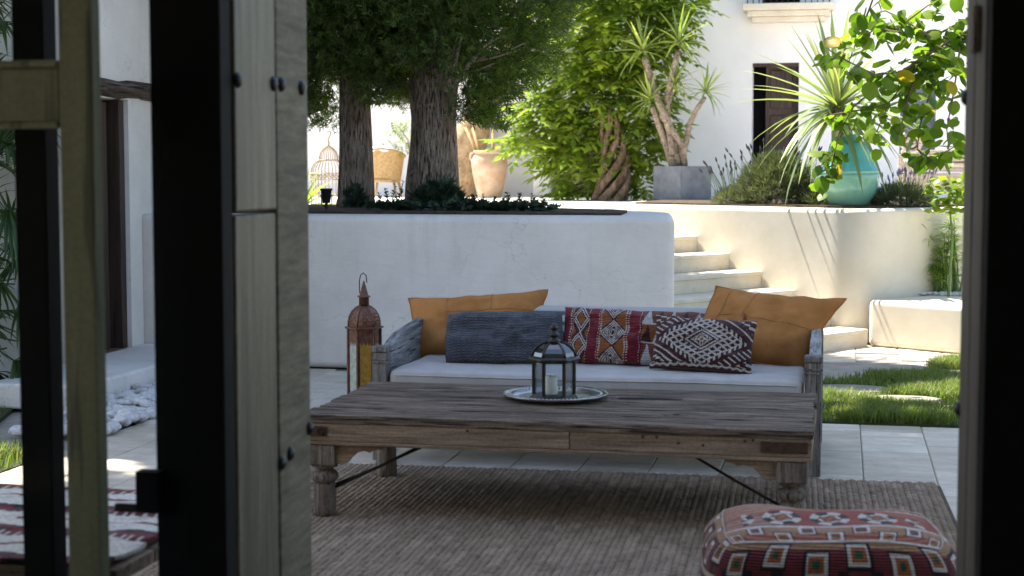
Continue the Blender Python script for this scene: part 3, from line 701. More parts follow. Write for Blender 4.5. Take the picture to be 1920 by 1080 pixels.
# bright sprig seen between the cypress trunks
sp = thing('young_maple', 'bright yellow-green leafy shoot between the cypress trunks', 'shrub', (*at(762, 372, 23.5).xy, T))
c = at(768, 372, 23.5)
MB().tube([c, at(772, 320, 23.5), at(765, 262, 23.5), at(745, 235, 23.5)], [.02, .016, .01, .005], 6).build('stem', 'twig', sp)
its = []
for q in ((730, 265), (745, 258), (755, 235), (765, 228), (770, 262), (745, 232), (760, 268), (735, 240), (772, 240)):
    for _ in range(4): p = at(q[0] + U(-10, 10), q[1] + U(-8, 8), 23.5 + U(-.15, .15)); its.append((p, place(p, (U(-1, 1), U(-1, 0), U(-.5, .2)), U(.1, .18), U(-.6, .6))))
scatter(sp, PIN, its, 'leaf', 'vine_o', 'vine', 300, 'foliage')

# ------------------------------------------------------------------ sword-leaved plants
def blade(bend=.3, wd=.035, n=6):
    v, f = [], []
    for i in range(n + 1):
        t = i / n; w_ = wd * (1 - t) ** .65 * (.55 + 1.2 * min(t, .35)); y = t * (1 - .12 * bend * t); z = -bend * t * t
        v += [(-w_, y, z + w_ * .45), (0, y, z), (w_, y, z + w_ * .45)]
    for i in range(n):
        k = i * 3; f += [(k, k + 1, k + 4, k + 3), (k + 1, k + 2, k + 5, k + 4)]
    return v, f
BL = [template('leaf', *blade(bd, .06), 'yucca') for bd in (.05, .2, .45)]
BL2 = [template('leaf', *blade(bd, .048), 'yucca2') for bd in (.04, .22, .5)]
def rosette(root, c, L, n, axis, lib, spread=1.7, lo=0., jit=.15):
    axis = Vector(axis).normalized(); q = axis.to_track_quat('Z', 'Y')
    for i in range(n):
        t = (i + .5) / n; th = lo + (spread - lo) * t ** .8; ph = i * 2.39996 + U(-jit, jit)
        d = q @ Vector((math.sin(th) * math.cos(ph), math.sin(th) * math.sin(ph), math.cos(th)))
        k = 0 if th < .6 else (1 if th < 1.25 else 2)
        inst('leaf', lib[k], root, place(Vector(c) + axis * (.07 * L * (1 - t)), d, L * U(.8, 1.08), U(-.25, .25)))
cp = thing('planter_box', 'square dark zinc planter box holding the yucca', 'planter', (*at(1279, 374, 20.9).xy, T), R(47))
cc = at(1279, 374, 20.9); hz = .43
b = MB(); s = .265
for z0, z1, s0, s1 in ((.035, hz + .035, s, s),):
    q = [Vector((x, y, 0)) for x, y in ((-1, -1), (1, -1), (1, 1), (-1, 1))]
    b.v = [p * s0 + Vector((0, 0, z0)) for p in q] + [p * s1 + Vector((0, 0, z1)) for p in q] + [p * (s1 - .03) + Vector((0, 0, z1)) for p in q] + [p * (s1 - .03) + Vector((0, 0, z1 - .05)) for p in q]
    for i in range(4):
        j = (i + 1) % 4
        for a in (0, 4, 8): b.f.append((a + i, a + j, a + 4 + j, a + 4 + i))
    b.f += [(12, 13, 14, 15), (3, 2, 1, 0)]
mtx = MATS[cp.name]; b.v = [mtx @ p for p in b.v]; b.build('box', 'zinc', cp)
b = MB().box(-.335, -.335, 0, .335, .335, .034); b.v = [mtx @ p for p in b.v]; b.build('saucer', 'saucer', cp, bevel=.006)
b = MB().box(-.234, -.234, hz - .01, .234, .234, hz + .02); b.v = [mtx @ p for p in b.v]; b.build('soil', 'soil', cp)
yu = thing('yucca_plant', 'branching yucca with spiky leaf heads in the zinc planter', 'yucca', (cc.x, cc.y, T + hz))
Yy = 20.9
stems = [([(1262, 312), (1250, 275), (1232, 225), (1222, 200)], .05, (1220, 190)), ([(1270, 312), (1262, 262), (1250, 225), (1234, 190), (1222, 150), (1208, 108)], .055, (1206, 98)),
         ([(1262, 290), (1250, 215), (1252, 175), (1262, 130), (1272, 95)], .045, (1272, 84)), ([(1283, 312), (1280, 275), (1262, 245), (1238, 215)], .045, None),
         ([(1281, 290), (1288, 260), (1293, 232), (1306, 205), (1322, 182)], .04, (1323, 175)), ([(1250, 205), (1262, 165)], .028, (1265, 160))]
for q, r, h in stems:
    pts = [at(x, y, Yy + .05 * math.sin(i * 1.7 + q[0][0])) for i, (x, y) in enumerate(q)]
    fine = [];
    for a, c in zip(pts, pts[1:]): fine += [a.lerp(c, t / 4) for t in range(4)]
    fine.append(pts[-1])
    MB().tube(fine, [r * (1 - .35 * i / len(fine)) * (1 + .12 * (i % 2)) for i in range(len(fine))], 9).build('stem', 'yuccabark', yu, True)
    if h:
        ax = (pts[-1] - pts[-2]); ax.normalize(); ax.z += .6
        rosette(yu, at(h[0], h[1], Yy), .50 if h[0] < 1300 and h[1] < 120 else .40, 26, ax, BL, 1.85)
# teal jar with sword plant
tj = at(1592, 388, 13.35); tj.z = 1.062
jar = thing('glazed_jar', 'glossy teal and green glazed ceramic jar on the wall', 'jar', tj)
s = 13.55 / 3000
low = [(33, 0), (36, 2), (38, 6), (46, 16), (50, 32), (52, 48), (52.5, 58)]
upp = [(52.7, 58), (53.2, 60), (51, 64), (45, 76), (39, 92), (37, 106), (35, 111), (25, 114), (20.5, 117), (20, 124), (21, 127), (17, 127), (16, 118)]
MB().lathe([(r * s, z * s) for r, z in low], 48, tj).build('jar_base', 'teal_green', jar, True)
MB().lathe([(r * s, z * s) for r, z in upp], 48, tj).build('jar_shoulder', 'teal', jar, True)
MB().lathe([(53.4 * s, 57 * s), (54.4 * s, 59 * s), (53.4 * s, 61 * s)], 48, tj, caps=False).build('rim_band', 'teal_green', jar, True)
sw = thing('sword_plant', 'large spiky sword-leaved plant growing from the teal jar', 'yucca', tj + Vector((0, 0, 120 * s)))
tk = [tj + Vector((-.02, 0, 105 * s)), at(1582, 250, 13.35), at(1572, 225, 13.35), at(1568, 200, 13.35)]
MB().tube(tk, [.065, .07, .075, .06], 12).build('stem', 'tanbark', sw, True)
rosette(sw, at(1570, 212, 13.35), .80, 84, (-.08, -.05, 1), BL2, 2.1)
# ------------------------------------------------------------------ round-leaved branches hanging in from the right
rt_ = thing('round_leaf_tree', 'tree with round green and yellow leaves hanging over the teal jar', 'tree', (1.75, 10.2, 0))
YR = 9.6
tr0 = Vector((1.75, 10.2, 0)); fork = at(1950, 20, YR)
MB().tube([tr0, Vector((1.72, 10.1, 1.0)), fork, fork + Vector((-.2, 0, .6))], [.075, .065, .05, .03], 12).build('trunk', 'bark', rt_, True)
paths = [[(1950, 20), (1803, 42), (1745, 70), (1690, 60), (1625, 30)], [(1690, 135), (1640, 140), (1590, 115), (1556, 95), (1545, 70)], [(1565, 285), (1560, 310), (1530, 330), (1522, 345)], [(1950, 20), (1803, 62), (1735, 105), (1690, 135), (1650, 160), (1600, 200), (1575, 245), (1565, 285), (1535, 315)],
         [(1735, 105), (1700, 150), (1665, 195), (1645, 245), (1625, 262)], [(1950, 20), (1803, 80), (1760, 110), (1720, 140), (1700, 190), (1690, 235), (1680, 270)],
         [(1745, 70), (1700, 40), (1660, 20), (1612, 35), (1600, 60)], [(1760, 110), (1745, 170), (1725, 235), (1720, 280), (1735, 300)], [(1803, 62), (1795, 130), (1785, 190), (1775, 240), (1780, 290)],
         [(1665, 195), (1620, 205), (1560, 215), (1540, 200)], [(1690, 60), (1640, 55), (1605, 80), (1590, 120), (1575, 130)], [(1625, 30), (1640, -10), (1680, -40)], [(1700, 40), (1740, 10), (1790, -10)], [(1720, 280), (1745, 300), (1790, 275), (1800, 250)]]
def roundleaf(cup=.15):
    v, f = [(0, 0, 0)], []; n = 12
    for i in range(n):
        a = 6.283 * i / n; r = .5 * (1 + .06 * math.cos(a)); x = r * math.sin(a) * .92; y = .52 - r * math.cos(a) * (1.05 if math.cos(a) < 0 else 1.); v.append((x, y, -cup * abs(x) * 1.2 - cup * (y - .4) ** 2))
    v[1] = (0, .06, 0); v[7] = (0, 1.12, -cup * .7); v.append((0, .5, .0)); c = len(v) - 1
    for i in range(n): f.append((c, 1 + i, 1 + (i + 1) % n))
    f.append((0, 1, 2)); return v, f
RLm = [template('leaf', *roundleaf(c), 'round') for c in (.1, .3)]; RLy = template('leaf', *roundleaf(.25), 'yellow')
leafpos = []
for pi, q in enumerate(paths):
    yo = U(-.25, .25)
    pts = [at(x, y, YR + yo * (0 if i == 0 else 1)) for i, (x, y) in enumerate(q)]
    MB().tube(pts, [.011 * (1 - .75 * i / (len(pts) - 1)) if q[0][0] > 1900 else .006 * (1 - .6 * i / (len(pts) - 1)) for i in range(len(pts))], 6).build('branch', 'twig', rt_, True)
    for a, c, (xa_, _), _i in zip(pts, pts[1:], q[1:], range(99)):
        if xa_ > 1815: continue
        m = max(2, int((c - a).length / .0115))
        for j in range(m): leafpos.append(a.lerp(c, (j + random.random()) / m))
random.shuffle(leafpos)
for p in leafpos[:290]:
    d = Vector((U(-1, 1), U(-.8, .5), U(-1.1, .25))); p = p + Vector((U(-.05, .05), U(-.1, .1), U(-.05, .04)))
    inst('leaf', RLy if random.random() < .035 else random.choice(RLm), rt_, place(p, d, U(.06, .108), U(-.9, .9)))
b = MB()
for p in leafpos[290:560]:
    p = p + Vector((U(-.07, .07), U(-.02, .18), U(-.07, .05))); v, f = roundleaf(.2); b.add(v, f, place(p, (U(-1, 1), U(-.8, .5), U(-1.1, .25)), U(.05, .095), U(-.9, .9)))
for _ in range(900):
    p = fork + Vector((random.gauss(.25, .5), random.gauss(.1, .5), random.gauss(.9, .4)))
    if p.z < 2.55: continue
    v, f = roundleaf(.2); b.add(v, f, place(p, (U(-1, 1), U(-1, 1), U(-1, .3)), U(.06, .1), U(-1, 1)))
b.build('foliage', leafmat('round_leaf_mass', (.075, .14, .015), (.19, .26, .028), .55), rt_, True, kind='stuff')

# ------------------------------------------------------------------ small plants
def bush(name, label, cat, c, rx, ry, rz, n, mat, size, sp_=SPR, group=None, up=.6, base=0.):
    o = thing(name, label, cat, c, group=group); b = MB()
    for _ in range(n):
        a = U(0, 6.283); e = U(base, 1); r = U(.2, 1) ** .5; h = math.sqrt(max(0, 1 - e * e)); p = Vector(c) + Vector((math.cos(a) * h * rx, math.sin(a) * h * ry, e * rz)) * r
        v, f = random.choice(sp_); b.add(v, f, place(p, (math.cos(a) * h + U(-.4, .4), math.sin(a) * h + U(-.4, .4), e + up * U(0, 1)), U(*size), U(0, 6.28)))
    b.build('foliage', mat, o, kind='stuff'); return o
def sprig(px, py, h, label, Y=11.0, n=3, tall=True):
    c = at(px, py, Y); c.z = 1.06; o = thing('garden_sprig', label, 'plant', c, group='small sprigs along the planter wall'); b = MB(); st = MB()
    for k in range(n):
        d = Vector((U(-.4, .4), U(-.4, .4), 1)).normalized(); hh = h * U(.6, 1.05); base = c + Vector((U(-.06, .06), U(-.05, .05), 0)); st.tube([base, base + d * hh * .5, base + d * hh], [.005, .004, .002], 5)
        for i in range(26):
            t = (i + 1) / 26; a = i * 2.4; v, f = SPR[i % 6]; b.add(v[:8], f[:2], place(base + d * hh * t, (math.cos(a), math.sin(a), .5), .055 * (1.2 - .7 * t), U(0, 6)))
    for _ in range(60): v, f = random.choice(SPR); b.add(v, f, place(c + Vector((U(-.13, .13), U(-.1, .1), U(0, .05))), (U(-1, 1), U(-1, 1), U(.2, 1)), U(.04, .07)))
    st.build('stem', 'twig', o, kind='stuff'); b.build('foliage', 'sprig', o, kind='stuff')
for px, h, lb, n in ((722, .17, 'small dark sprig just right of the slim cypress trunk', 2), (752, .22, 'tall dark sprig between the two cypress trunks', 2), (778, .09, 'low tuft at the left foot of the thick cypress', 3), (850, .12, 'leafy tuft at the right foot of the thick cypress', 4), (878, .12, 'dark sprig in front of the terracotta jar', 4), (905, .12, 'dark leafy sprig right of the jar foot', 4), (935, .10, 'low spreading sprig midway along the planter top', 4), (972, .13, 'upright sprig second from the right end of the row', 3), (1016, .12, 'rightmost small sprig on the planter top', 3)):
    sprig(px, 400, h, lb, n=n)
bush('ground_cover', 'dark green tuft growing against the thick cypress trunk', 'plant', (-2.98, 11.72, 1.06), .2, .12, .2, 260, 'sprig', (.05, .1))
bush('ground_cover', 'faint green tuft at the foot of the slim cypress trunk', 'plant', (-3.66, 11.8, 1.06), .1, .08, .16, 80, 'sprig', (.04, .08))
NEED = [spray(3, 1, .045, .5) for _ in range(4)]
def lavender(px, py, Y, rx, rz, n, label, flower, nst, hst, mat='lav'):
    c = at(px, py, Y); c.z = 1.06; o = bush('lavender_bush', label, 'shrub', c, rx, .3, rz, n, mat, (.06, .11), NEED, 'lavender along the wall'); s_ = MB(); h_ = MB()
    for _ in range(nst):
        a = U(-1, 1); p = c + Vector((rx * a * .9, U(-.2, .2), rz * .5)); d = Vector((a * .5 + U(-.25, .25), U(-.2, .2), 1)).normalized(); q = p + d * hst * U(.6, 1.1); s_.tube([p, p.lerp(q, .5) + Vector((.01, 0, 0)), q], .0025, 4); h_.tube([q, q + d * .02, q + d * .045], [.005, .009, .003], 6)
    s_.build('stem', 'stem', o, kind='stuff'); h_.build('flower', flower, o, kind='stuff')
lavender(1455, 386, 13.75, .34, .42, 2600, 'large grey-green lavender bush left of the teal jar', 'lavdark', 26, .28)
lavender(1378, 386, 13.9, .17, .12, 500, 'low lavender clump with dark heads near the planter box', 'lavdark', 26, .3)
lavender(1530, 388, 13.6, .10, .10, 220, 'small green clump touching the left side of the teal jar', 'lavdark', 3, .1)
lavender(1690, 388, 13.45, .24, .15, 900, 'pale lavender with mauve flowers right of the teal jar', 'lavflower', 34, .2)
c = at(1782, 372, 12.9); c.z = .36
o = bush('leafy_shrub', 'bright yellow-green leafy shrub against the right door', 'shrub', (c.x, c.y, .80), .17, .15, .32, 0, 'vine', (.05, .09))
its = []
for _ in range(120):
    p = Vector((c.x + U(-.17, .17), c.y + U(-.12, .12), 1.13 + U(-.12, .14))); its.append((p, place(p, (U(-1, 1), U(-1, .2), U(-.4, .6)), U(.05, .08), U(-.8, .8))))
scatter(o, [roundleaf(.2)], its, 'leaf', 'vine_o', 'vine', 120, 'foliage')
MB().tube([(c.x, c.y, .36), (c.x + .02, c.y, .8), (c.x - .01, c.y, 1.15)], [.012, .01, .005], 6).build('stem', 'stem', o)
# papyrus
for i, (px, py, h, lb) in enumerate(((1693, 534, .52, 'slender leaning papyrus stalk farthest left'), (1712, 534, .26, 'short papyrus stalk beside the leaning one'), (1742, 534, .40, 'papyrus stalk with fine umbrella, third from left'), (1757, 534, .33, 'short bushy papyrus stalk near the white stones'), (1768, 532, .50, 'tall papyrus stalk left of the densest clump'), (1778, 532, .42, 'papyrus stalk in the middle of the dense clump'), (1789, 532, .55, 'tallest papyrus stalk in the dense clump'), (1797, 532, .38, 'papyrus stalk touching the right door edge'), (1762, 536, .2, 'lowest papyrus stalk in front of the clump'))):
    d_ = FW + RT * ((px - 960) / 3000) - UP * ((py - 540) / 3000); c = EYE + d_ * ((.356 - EYE.z) / d_.z)
    c.y = min(c.y, 13.15); c.x = at(px, py, c.y).x
    o = thing('papyrus_plant', lb, 'papyrus', c, group='papyrus on the ledge'); st = MB(); b = MB()
    for k in range(6 if i > 2 else 1):
        base = c + Vector((U(-.03, .03) * (k > 0), U(-.04, .04) * (k > 0), 0)); tip = base + Vector((U(-.04, .04) + (.12 if i == 0 else 0), U(-.05, .05), h * 1.1 * (1 - .13 * k))); st.tube([base, base.lerp(tip, .5) + Vector((.01, 0, 0)), tip], [.006, .005, .003], 6)
        for j in range(22):
            a = j * 2.4; v, f = blade(.35, .045, 3); b.add(v, f, place(tip, (math.cos(a), math.sin(a), U(-.1, .9)), U(.10, .17), 0))
    st.build('stem', 'stem', o, kind='stuff'); b.build('leaf_whorl', 'papyrus', o, kind='stuff')
for i, px in enumerate((1700, 1712, 1724, 1735, 1746, 1757, 1768, 1780, 1791, 1801)):
    d_ = FW + RT * ((px - 960) / 3000) - UP * ((537 - 540) / 3000); c = EYE + d_ * ((.38 - EYE.z) / d_.z); s = U(.05, .08)
    o = inst('white_stone', peb[i % 5], None, Matrix.Translation((c.x, min(c.y, 13.1) - .03, .37)) @ Matrix.Rotation(U(0, 6), 4, 'Z') @ Matrix.Diagonal((s * 1.2, s, s * .7, 1)))
    tag(o, ['first', 'second', 'third', 'fourth', 'fifth', 'sixth', 'seventh', 'eighth', 'ninth', 'last'][i] + ' white stone from the left along the papyrus bed', 'stone', 'white stones on the ledge')
# palm at the far left
pm = thing('fan_palm', 'dense fan palm at the left edge beside the white house', 'palm', (-5.4, 8.75, 0))
MB().tube([(-5.4, 8.75, 0), (-5.4, 8.75, .6), (-5.38, 8.75, 1.5)], [.12, .1, .08], 12).build('trunk', 'tanbark', pm, True)
b = MB()
for k in range(230):
    o_ = Vector((U(-5.3, -4.78), U(8.4, 9.0), U(.1, 3.1))); d = Vector((U(-1, .25), U(-1, .3), U(-.5, .8))).normalized(); L = U(.26, .46); e = o_ + d * L * .5; b.tube([o_, e], .005, 4)
    fr = frame(d, roll=U(-.7, .7))
    for j in range(13):
        t = (j - 6) / 6; dd_ = fr @ Vector((math.sin(t * 1.4), math.cos(t * 1.4), 0)); v, f = blade(.3, .05, 3); b.add(v, f, place(e, dd_, L * (1 - .25 * abs(t)), 0))
b.build('fronds', 'palm', pm, kind='stuff')
sh = thing('shade_tree', 'tall tree with slim dark trunk in front of the palm', 'tree', (-5.05, 8.35, 0))
trunk_mesh((-5.05, 8.35), [(.06, 0), (.05, 1.2), (.045, 2.4), (.04, 5), (.03, 8)], 14, lean=(.01, .05), nz=30).build('trunk', 'bark', sh, True)
b = MB()
for k in range(9):
    a = k * .7; e = Vector((-4.9, 7.8, 9.6)) + Vector((math.cos(a) * 2.2, math.sin(a) * 3.0, U(-.8, 1.4))); b.tube([(-5.0, 8.65, 6 + .2 * k), Vector((-4.95, 8.7, 8)).lerp(e, .5), e], [.03, .02, .008], 6)
b.build('limbs', 'bark', sh, True, kind='stuff')
b = MB(); n = 0
while n < 21000:
    q = Vector((random.gauss(0, .55), random.gauss(0, .55), random.gauss(0, .5)))
    if q.length > 1: continue
    p = Vector((-4.85, 7.5, 10)) + Vector((q.x * 3.2, q.y * 4.0, q.z * 2.4))
    if noise.noise(p * .9) < -.3 and random.random() < .85: continue
    v, f = random.choice(SPR); b.add(v, f, place(p, (U(-1, 1), U(-1, 1), U(-.7, .7)), U(.18, .32), U(0, 6.28))); n += 1
b.build('crown', 'cypress', sh, kind='stuff')  # crown out of view, placed and stretched to cast the patio shade

# ------------------------------------------------------------------ terrace furniture
# birdcage
cb = at(617, 400, 15.6); cb.z = T
cg = thing('birdcage', 'cream wire birdcage with double dome and hook', 'birdcage', cb)
s = 15.95 / 3000
MB().lathe([(36 * s, 0), (37 * s, 2 * s), (37 * s, 9 * s), (35 * s, 10 * s)], 32, cb).build('base', 'cream_wire', cg, True)
prof = [(34, 9), (34, 50), (34, 74), (33, 82), (27, 92), (19, 97)]
prof2 = [(18, 97), (18.5, 104), (16, 112), (10, 119), (2, 124)]
for k in range(30):
    a = k * 6.283 / 30
    for pf, step in ((prof, 1), (prof2, 2)):
        if k % step == 0: MB().tube([cb + Vector((r * s * math.cos(a), r * s * math.sin(a), z * s)) for r, z in pf], .0045, 4).build('wire', 'cream_wire', cg)
for r, z in ((34.5, 30), (34.5, 72), (34.5, 60), (19, 97), (34.5, 12)):
    MB().tube([cb + Vector((r * s * math.cos(a), r * s * math.sin(a), z * s)) for a in [i * 6.283 / 32 for i in range(33)]], .007, 5, False).build('ring', 'cream_wire', cg)
for k in range(15):
    a0 = k * 6.283 / 15
    MB().tube([cb + Vector((35 * s * math.cos(a0 + t * .42), 35 * s * math.sin(a0 + t * .42), (72 - 9 * math.sin(t * 3.14)) * s)) for t in [i / 6 for i in range(7)]], .005, 4).build('scallop', 'cream_wire', cg)
MB().tube([cb + Vector((x * s, 0, z * s)) for x, z in ((0, 122), (1, 130), (-1, 136), (2, 142), (5, 147), (3, 152), (-1, 152), (-3, 148))], [.012, .01, .008, .008, .008, .008, .007, .005], 6).build('hook', 'cream_wire', cg, True)
# garden spotlight
sc_ = at(612, 396, 11.2); sc_.z = 1.06; s = 11.5 / 3000
sl = thing('garden_spotlight', 'small black spike spotlight before the birdcage', 'spotlight', sc_)
MB().lathe([(7 * s, 12 * s), (8 * s, 14 * s), (10.5 * s, 36 * s), (12 * s, 37 * s), (12 * s, 40 * s), (10 * s, 40 * s), (9.5 * s, 37 * s)], 20, sc_).build('lamp_head', 'black_plastic', sl, True)
MB().lathe([(9.6 * s, 37.6 * s), (9.6 * s, 38 * s)], 20, sc_).build('lens', 'lens', sl)
MB().tube([sc_ + Vector((0, 0, -.03)), sc_ + Vector((0, 0, 13 * s))], [.008, .012], 8).build('spike', 'black_plastic', sl)
b = MB()
for sg in (-1, 1): b.tube([sc_ + Vector((sg * 11 * s, 0, 28 * s)), sc_ + Vector((sg * 10 * s, 0, 10 * s)), sc_ + Vector((0, 0, 4 * s))], .004, 5)
b.build('bracket', 'black_plastic', sl)
# yellow-green plant at the very left of the terrace
ag = thing('agave_plant', 'yellow-green broad-leaved plant left of the birdcage', 'plant', (*at(570, 398, 13.3).xy, T))
rosette(ag, at(570, 390, 13.3), .36, 16, (.1, 0, 1), [template('leaf', *blade(q, .11), 'vine_o') for q in (.05, .2, .4)], 1.2)
# wicker chair
ch = at(722, 369, 23.6); ch.z = T; s = 24 / 3000
wc = thing('wicker_chair', 'barrel-backed wicker armchair behind the cypress trunks', 'chair', ch)
def shell(u, v):
    a = R(-200) + u * R(220); r = (29 + 7 * v) * s; top = 92 * s if False else (60 + 34 * (.5 - .5 * math.cos(u * 6.283)) * .4 + 18) * s
    return ch + Vector((r * math.cos(a) * 1.05, r * math.sin(a) * .9, 30 * s + v * (top - 30 * s)))
b = MB().grid(shell, 40, 14); so_ = b.build('shell', 'wicker', wc, True); sm_ = so_.modifiers.new('thick', 'SOLIDIFY'); sm_.thickness = .025
MB().lathe([(29 * s, 28 * s), (30 * s, 33 * s), (27 * s, 36 * s)], 28, ch).build('seat', 'wicker', wc, True)
MB().tube([shell(i / 40, 1.0) for i in range(41)], .028, 8).build('rim', 'wicker', wc, True)
for x, y in ((-20, -16), (22, -16), (-20, 16), (22, 16)): MB().tube([ch + Vector((x * s * 1.25, y * s * 1.2, 0)), ch + Vector((x * s, y * s, 32 * s))], [.016, .024], 8).build('leg', 'wicker', wc, True)
def thr(u, v): p = shell(.08 + u * .55, .86 + .17 * math.sin(v * 3.14)); return p + Vector((0, 0, .02 + .015 * math.sin(u * 20))) + (p - ch).normalized() * (.05 * (v - .5))
th = MB().grid(thr, 24, 8).build('throw', 'white_cloth', smooth=True); tag(th, 'white throw draped over the wicker chair back', 'throw'); q_ = th.modifiers.new('thick', 'SOLIDIFY'); q_.thickness = .02
# terracotta jar with poles
tc = at(918, 370, 23.3); tc.z = T; s = 23.7 / 3000
tj_ = thing('terracotta_jar', 'tall whitewashed terracotta jar beside the leaning trunk', 'jar', tc)
MB().lathe([(r * s, z * s) for r, z in ((21, 0), (22, 2), (26, 18), (31, 40), (34, 58), (34, 70), (30, 79), (27, 82), (29, 84), (31, 86), (30, 89), (26, 89), (24, 84), (22, 70))], 40, tc).build('jar_body', 'terracotta', tj_, True)
for sg in (-1, 1): MB().tube([tc + Vector((sg * r * s, -.03, z * s)) for r, z in ((29, 84), (35, 82), (36, 76), (33, 70))], .022, 8).build('handle', 'terracotta', tj_, True)
for k, (x0, y0, x1, y1) in enumerate(((904, 292, 872, 238), (906, 292, 886, 240), (925, 292, 924, 240))):
    tag(MB().tube([at(x0, y0 + 20, 23.3), at(x1, y1, 23.5)], .022, 8).build('bamboo_pole', 'wicker', smooth=True), ['tan pole leaning farthest left in the terracotta jar', 'middle tan pole leaning left in the terracotta jar', 'upright tan pole in the terracotta jar'][k], 'pole', 'poles in the jar')
# carved bench
bc = at(1690, 358, 17.0); bc.z = T
bn = thing('carved_bench', 'bleached wooden bench with scrolled arm behind the lavender', 'bench', bc)
x0 = bc.x; s = 17.4 / 3000; yb = 17.0
for k, (z0, z1) in enumerate(((38, 66), (68, 100))): MB().box(x0, yb, T + z0 * s, x0 + 1.5, yb + .05, T + z1 * s - .002).build('panel', 'teak', bn, bevel=.006)
MB().box(x0 - .01, yb - .02, T + 100.5 * s, x0 + 1.52, yb + .07, T + 107 * s).build('rail', 'teak', bn, bevel=.01)
for x in (x0 - .02, x0 + 1.44): MB().box(x, yb - .03, T, x + .09, yb - .002, T + 100 * s).build('leg', 'teak', bn, bevel=.008)
for x in (x0 - .02, x0 + 1.44): MB().box(x, yb + .5, T, x + .09, yb + .56, T + 100 * s).build('leg', 'teak', bn, bevel=.008)
MB().box(x0 - .01, yb + .052, T + 36 * s, x0 + 1.5, yb + .55, T + 42 * s).build('seat', 'teak', bn)
b = MB(); cxz = Vector((x0 + .10, yb - .03, T + 120 * s))
pts = []
for i in range(30):
    t = i / 29; a = t * 11; r = .115 * (1 - t * .85); pts.append(cxz + Vector((r * math.cos(a + 2.2), 0, r * math.sin(a + 2.2))))
MB().tube(pts, [.026 * (1 - .4 * i / 29) for i in range(30)], 7).build('scroll', 'teak', bn, True)
MB().tube([cxz + Vector((0, .02, 0)), cxz + Vector((0, .55, 0))], .10, 16).build('arm', 'teak', bn, True)

# ------------------------------------------------------------------ rug
rg = thing('jute_rug', 'braided brown jute rug under the table', 'rug', (-1.06, 5.3, 0), R(1.6))
RW, RL, RP = 3.06, 3.25, .0475
mr = MATS[rg.name]
bb = MB().box(-RW / 2, -RL / 2, .001, RW / 2, RL / 2, .006); bb.v = [mr @ p for p in bb.v]; bb.build('backing', 'jutebase', rg)
ico = []; t_ = (1 + 5 ** .5) / 2
iv = [Vector(p).normalized() for p in ((-1, t_, 0), (1, t_, 0), (-1, -t_, 0), (1, -t_, 0), (0, -1, t_), (0, 1, t_), (0, -1, -t_), (0, 1, -t_), (t_, 0, -1), (t_, 0, 1), (-t_, 0, -1), (-t_, 0, 1))]
if_ = [(0, 11, 5), (0, 5, 1), (0, 1, 7), (0, 7, 10), (0, 10, 11), (1, 5, 9), (5, 11, 4), (11, 10, 2), (10, 7, 6), (7, 1, 8), (3, 9, 4), (3, 4, 2), (3, 2, 6), (3, 6, 8), (3, 8, 9), (4, 9, 5), (2, 4, 11), (6, 2, 10), (8, 6, 7), (9, 8, 1)]
ribs = []
for k in range(3):
    b = MB(); n = int(RL / .027); rr = random.Random(k)
    for i in range(n):
        y = -RL / 2 + (i + .5) * RL / n
        for sg in (-1, 1):
            m = Matrix.Translation((sg * RP * .235 + rr.uniform(-.0015, .0015), y + (.0135 if sg > 0 else 0), .011 + rr.uniform(-.0015, .0025))) @ Matrix.Rotation(sg * R(33) + rr.uniform(-.12, .12), 4, 'Z') @ Matrix.Diagonal((RP * .30, .0235, .0105, 1))
            b.add(iv, if_, m)
    ribs.append(b.mesh('braid', 'jute', True))
nr = int(RW / RP)
for i in range(nr): inst('braid', ribs[i % 3], rg, mr @ Matrix.Translation((-RW / 2 + (i + .5) * RP, 0, 0)))

# ------------------------------------------------------------------ low table
TX0, TX1, TY0, TY1, TZ = -2.02, -.092, 5.775, 6.755, .42
tb_ = thing('low_table', 'long low weathered plank table with turned legs', 'table', ((TX0 + TX1) / 2, (TY0 + TY1) / 2, 0))
def plank(x0, x1, y0, y1, z0, z1, seed, nx=70, ny=10, gouge=None, amp=.0035):
    b = MB(); k = seed * 13.7
    def top(u, v):
        x = x0 + (x1 - x0) * u; y = y0 + (y1 - y0) * v
        z = z1 + amp * ns(x * 1.1 + k, y * 22, k, 1.) + amp * .8 * ns(x * 3 + k, y * 55, 2.) - .006 * (max(0, abs(v - .5) * 2 - .86) / .14) ** 2
        if gouge:
            d = ((x - gouge[0]) / gouge[2]) ** 2 + ((y - gouge[1]) / gouge[3]) ** 2
            if d < 1: z -= .03 * (1 - d) ** .5
        if u in (0, 1): x += .008 * ns(y * 30, k, 1.)
        return (x, y + (.002 * ns(x * 4, k) if v in (0, 1) else 0), z)
    b.grid(top, nx, ny); n = (nx + 1) * (ny + 1)
    edge = [i for i in range(nx + 1)] + [j * (nx + 1) + nx for j in range(1, ny + 1)] + [ny * (nx + 1) + i for i in range(nx - 1, -1, -1)] + [j * (nx + 1) for j in range(ny - 1, 0, -1)]
    m = len(b.v); b.v += [Vector((b.v[i].x, b.v[i].y, z0)) for i in edge]; L = len(edge)
    for i in range(L): b.f.append((edge[i], m + i, m + (i + 1) % L, edge[(i + 1) % L]))
    b.f.append(tuple(m + i for i in range(L))); return b
ys = [TY0, 5.95, 6.12, 6.33, 6.50, TY1]
for i in range(5):
    gz = (-.76, 6.435, .15, .032) if i == 3 else ((-.62, 6.02, .05, .016) if i == 1 else None)
    plank(TX0 + (0, .012, .004, .01, .0)[i], TX1 - (0, .008, .003, .012, .004)[i], ys[i] + .0015, ys[i + 1] - .0015, TZ - .034, TZ, i + 1, gouge=gz).build('top_plank', 'tabletop', tb_)
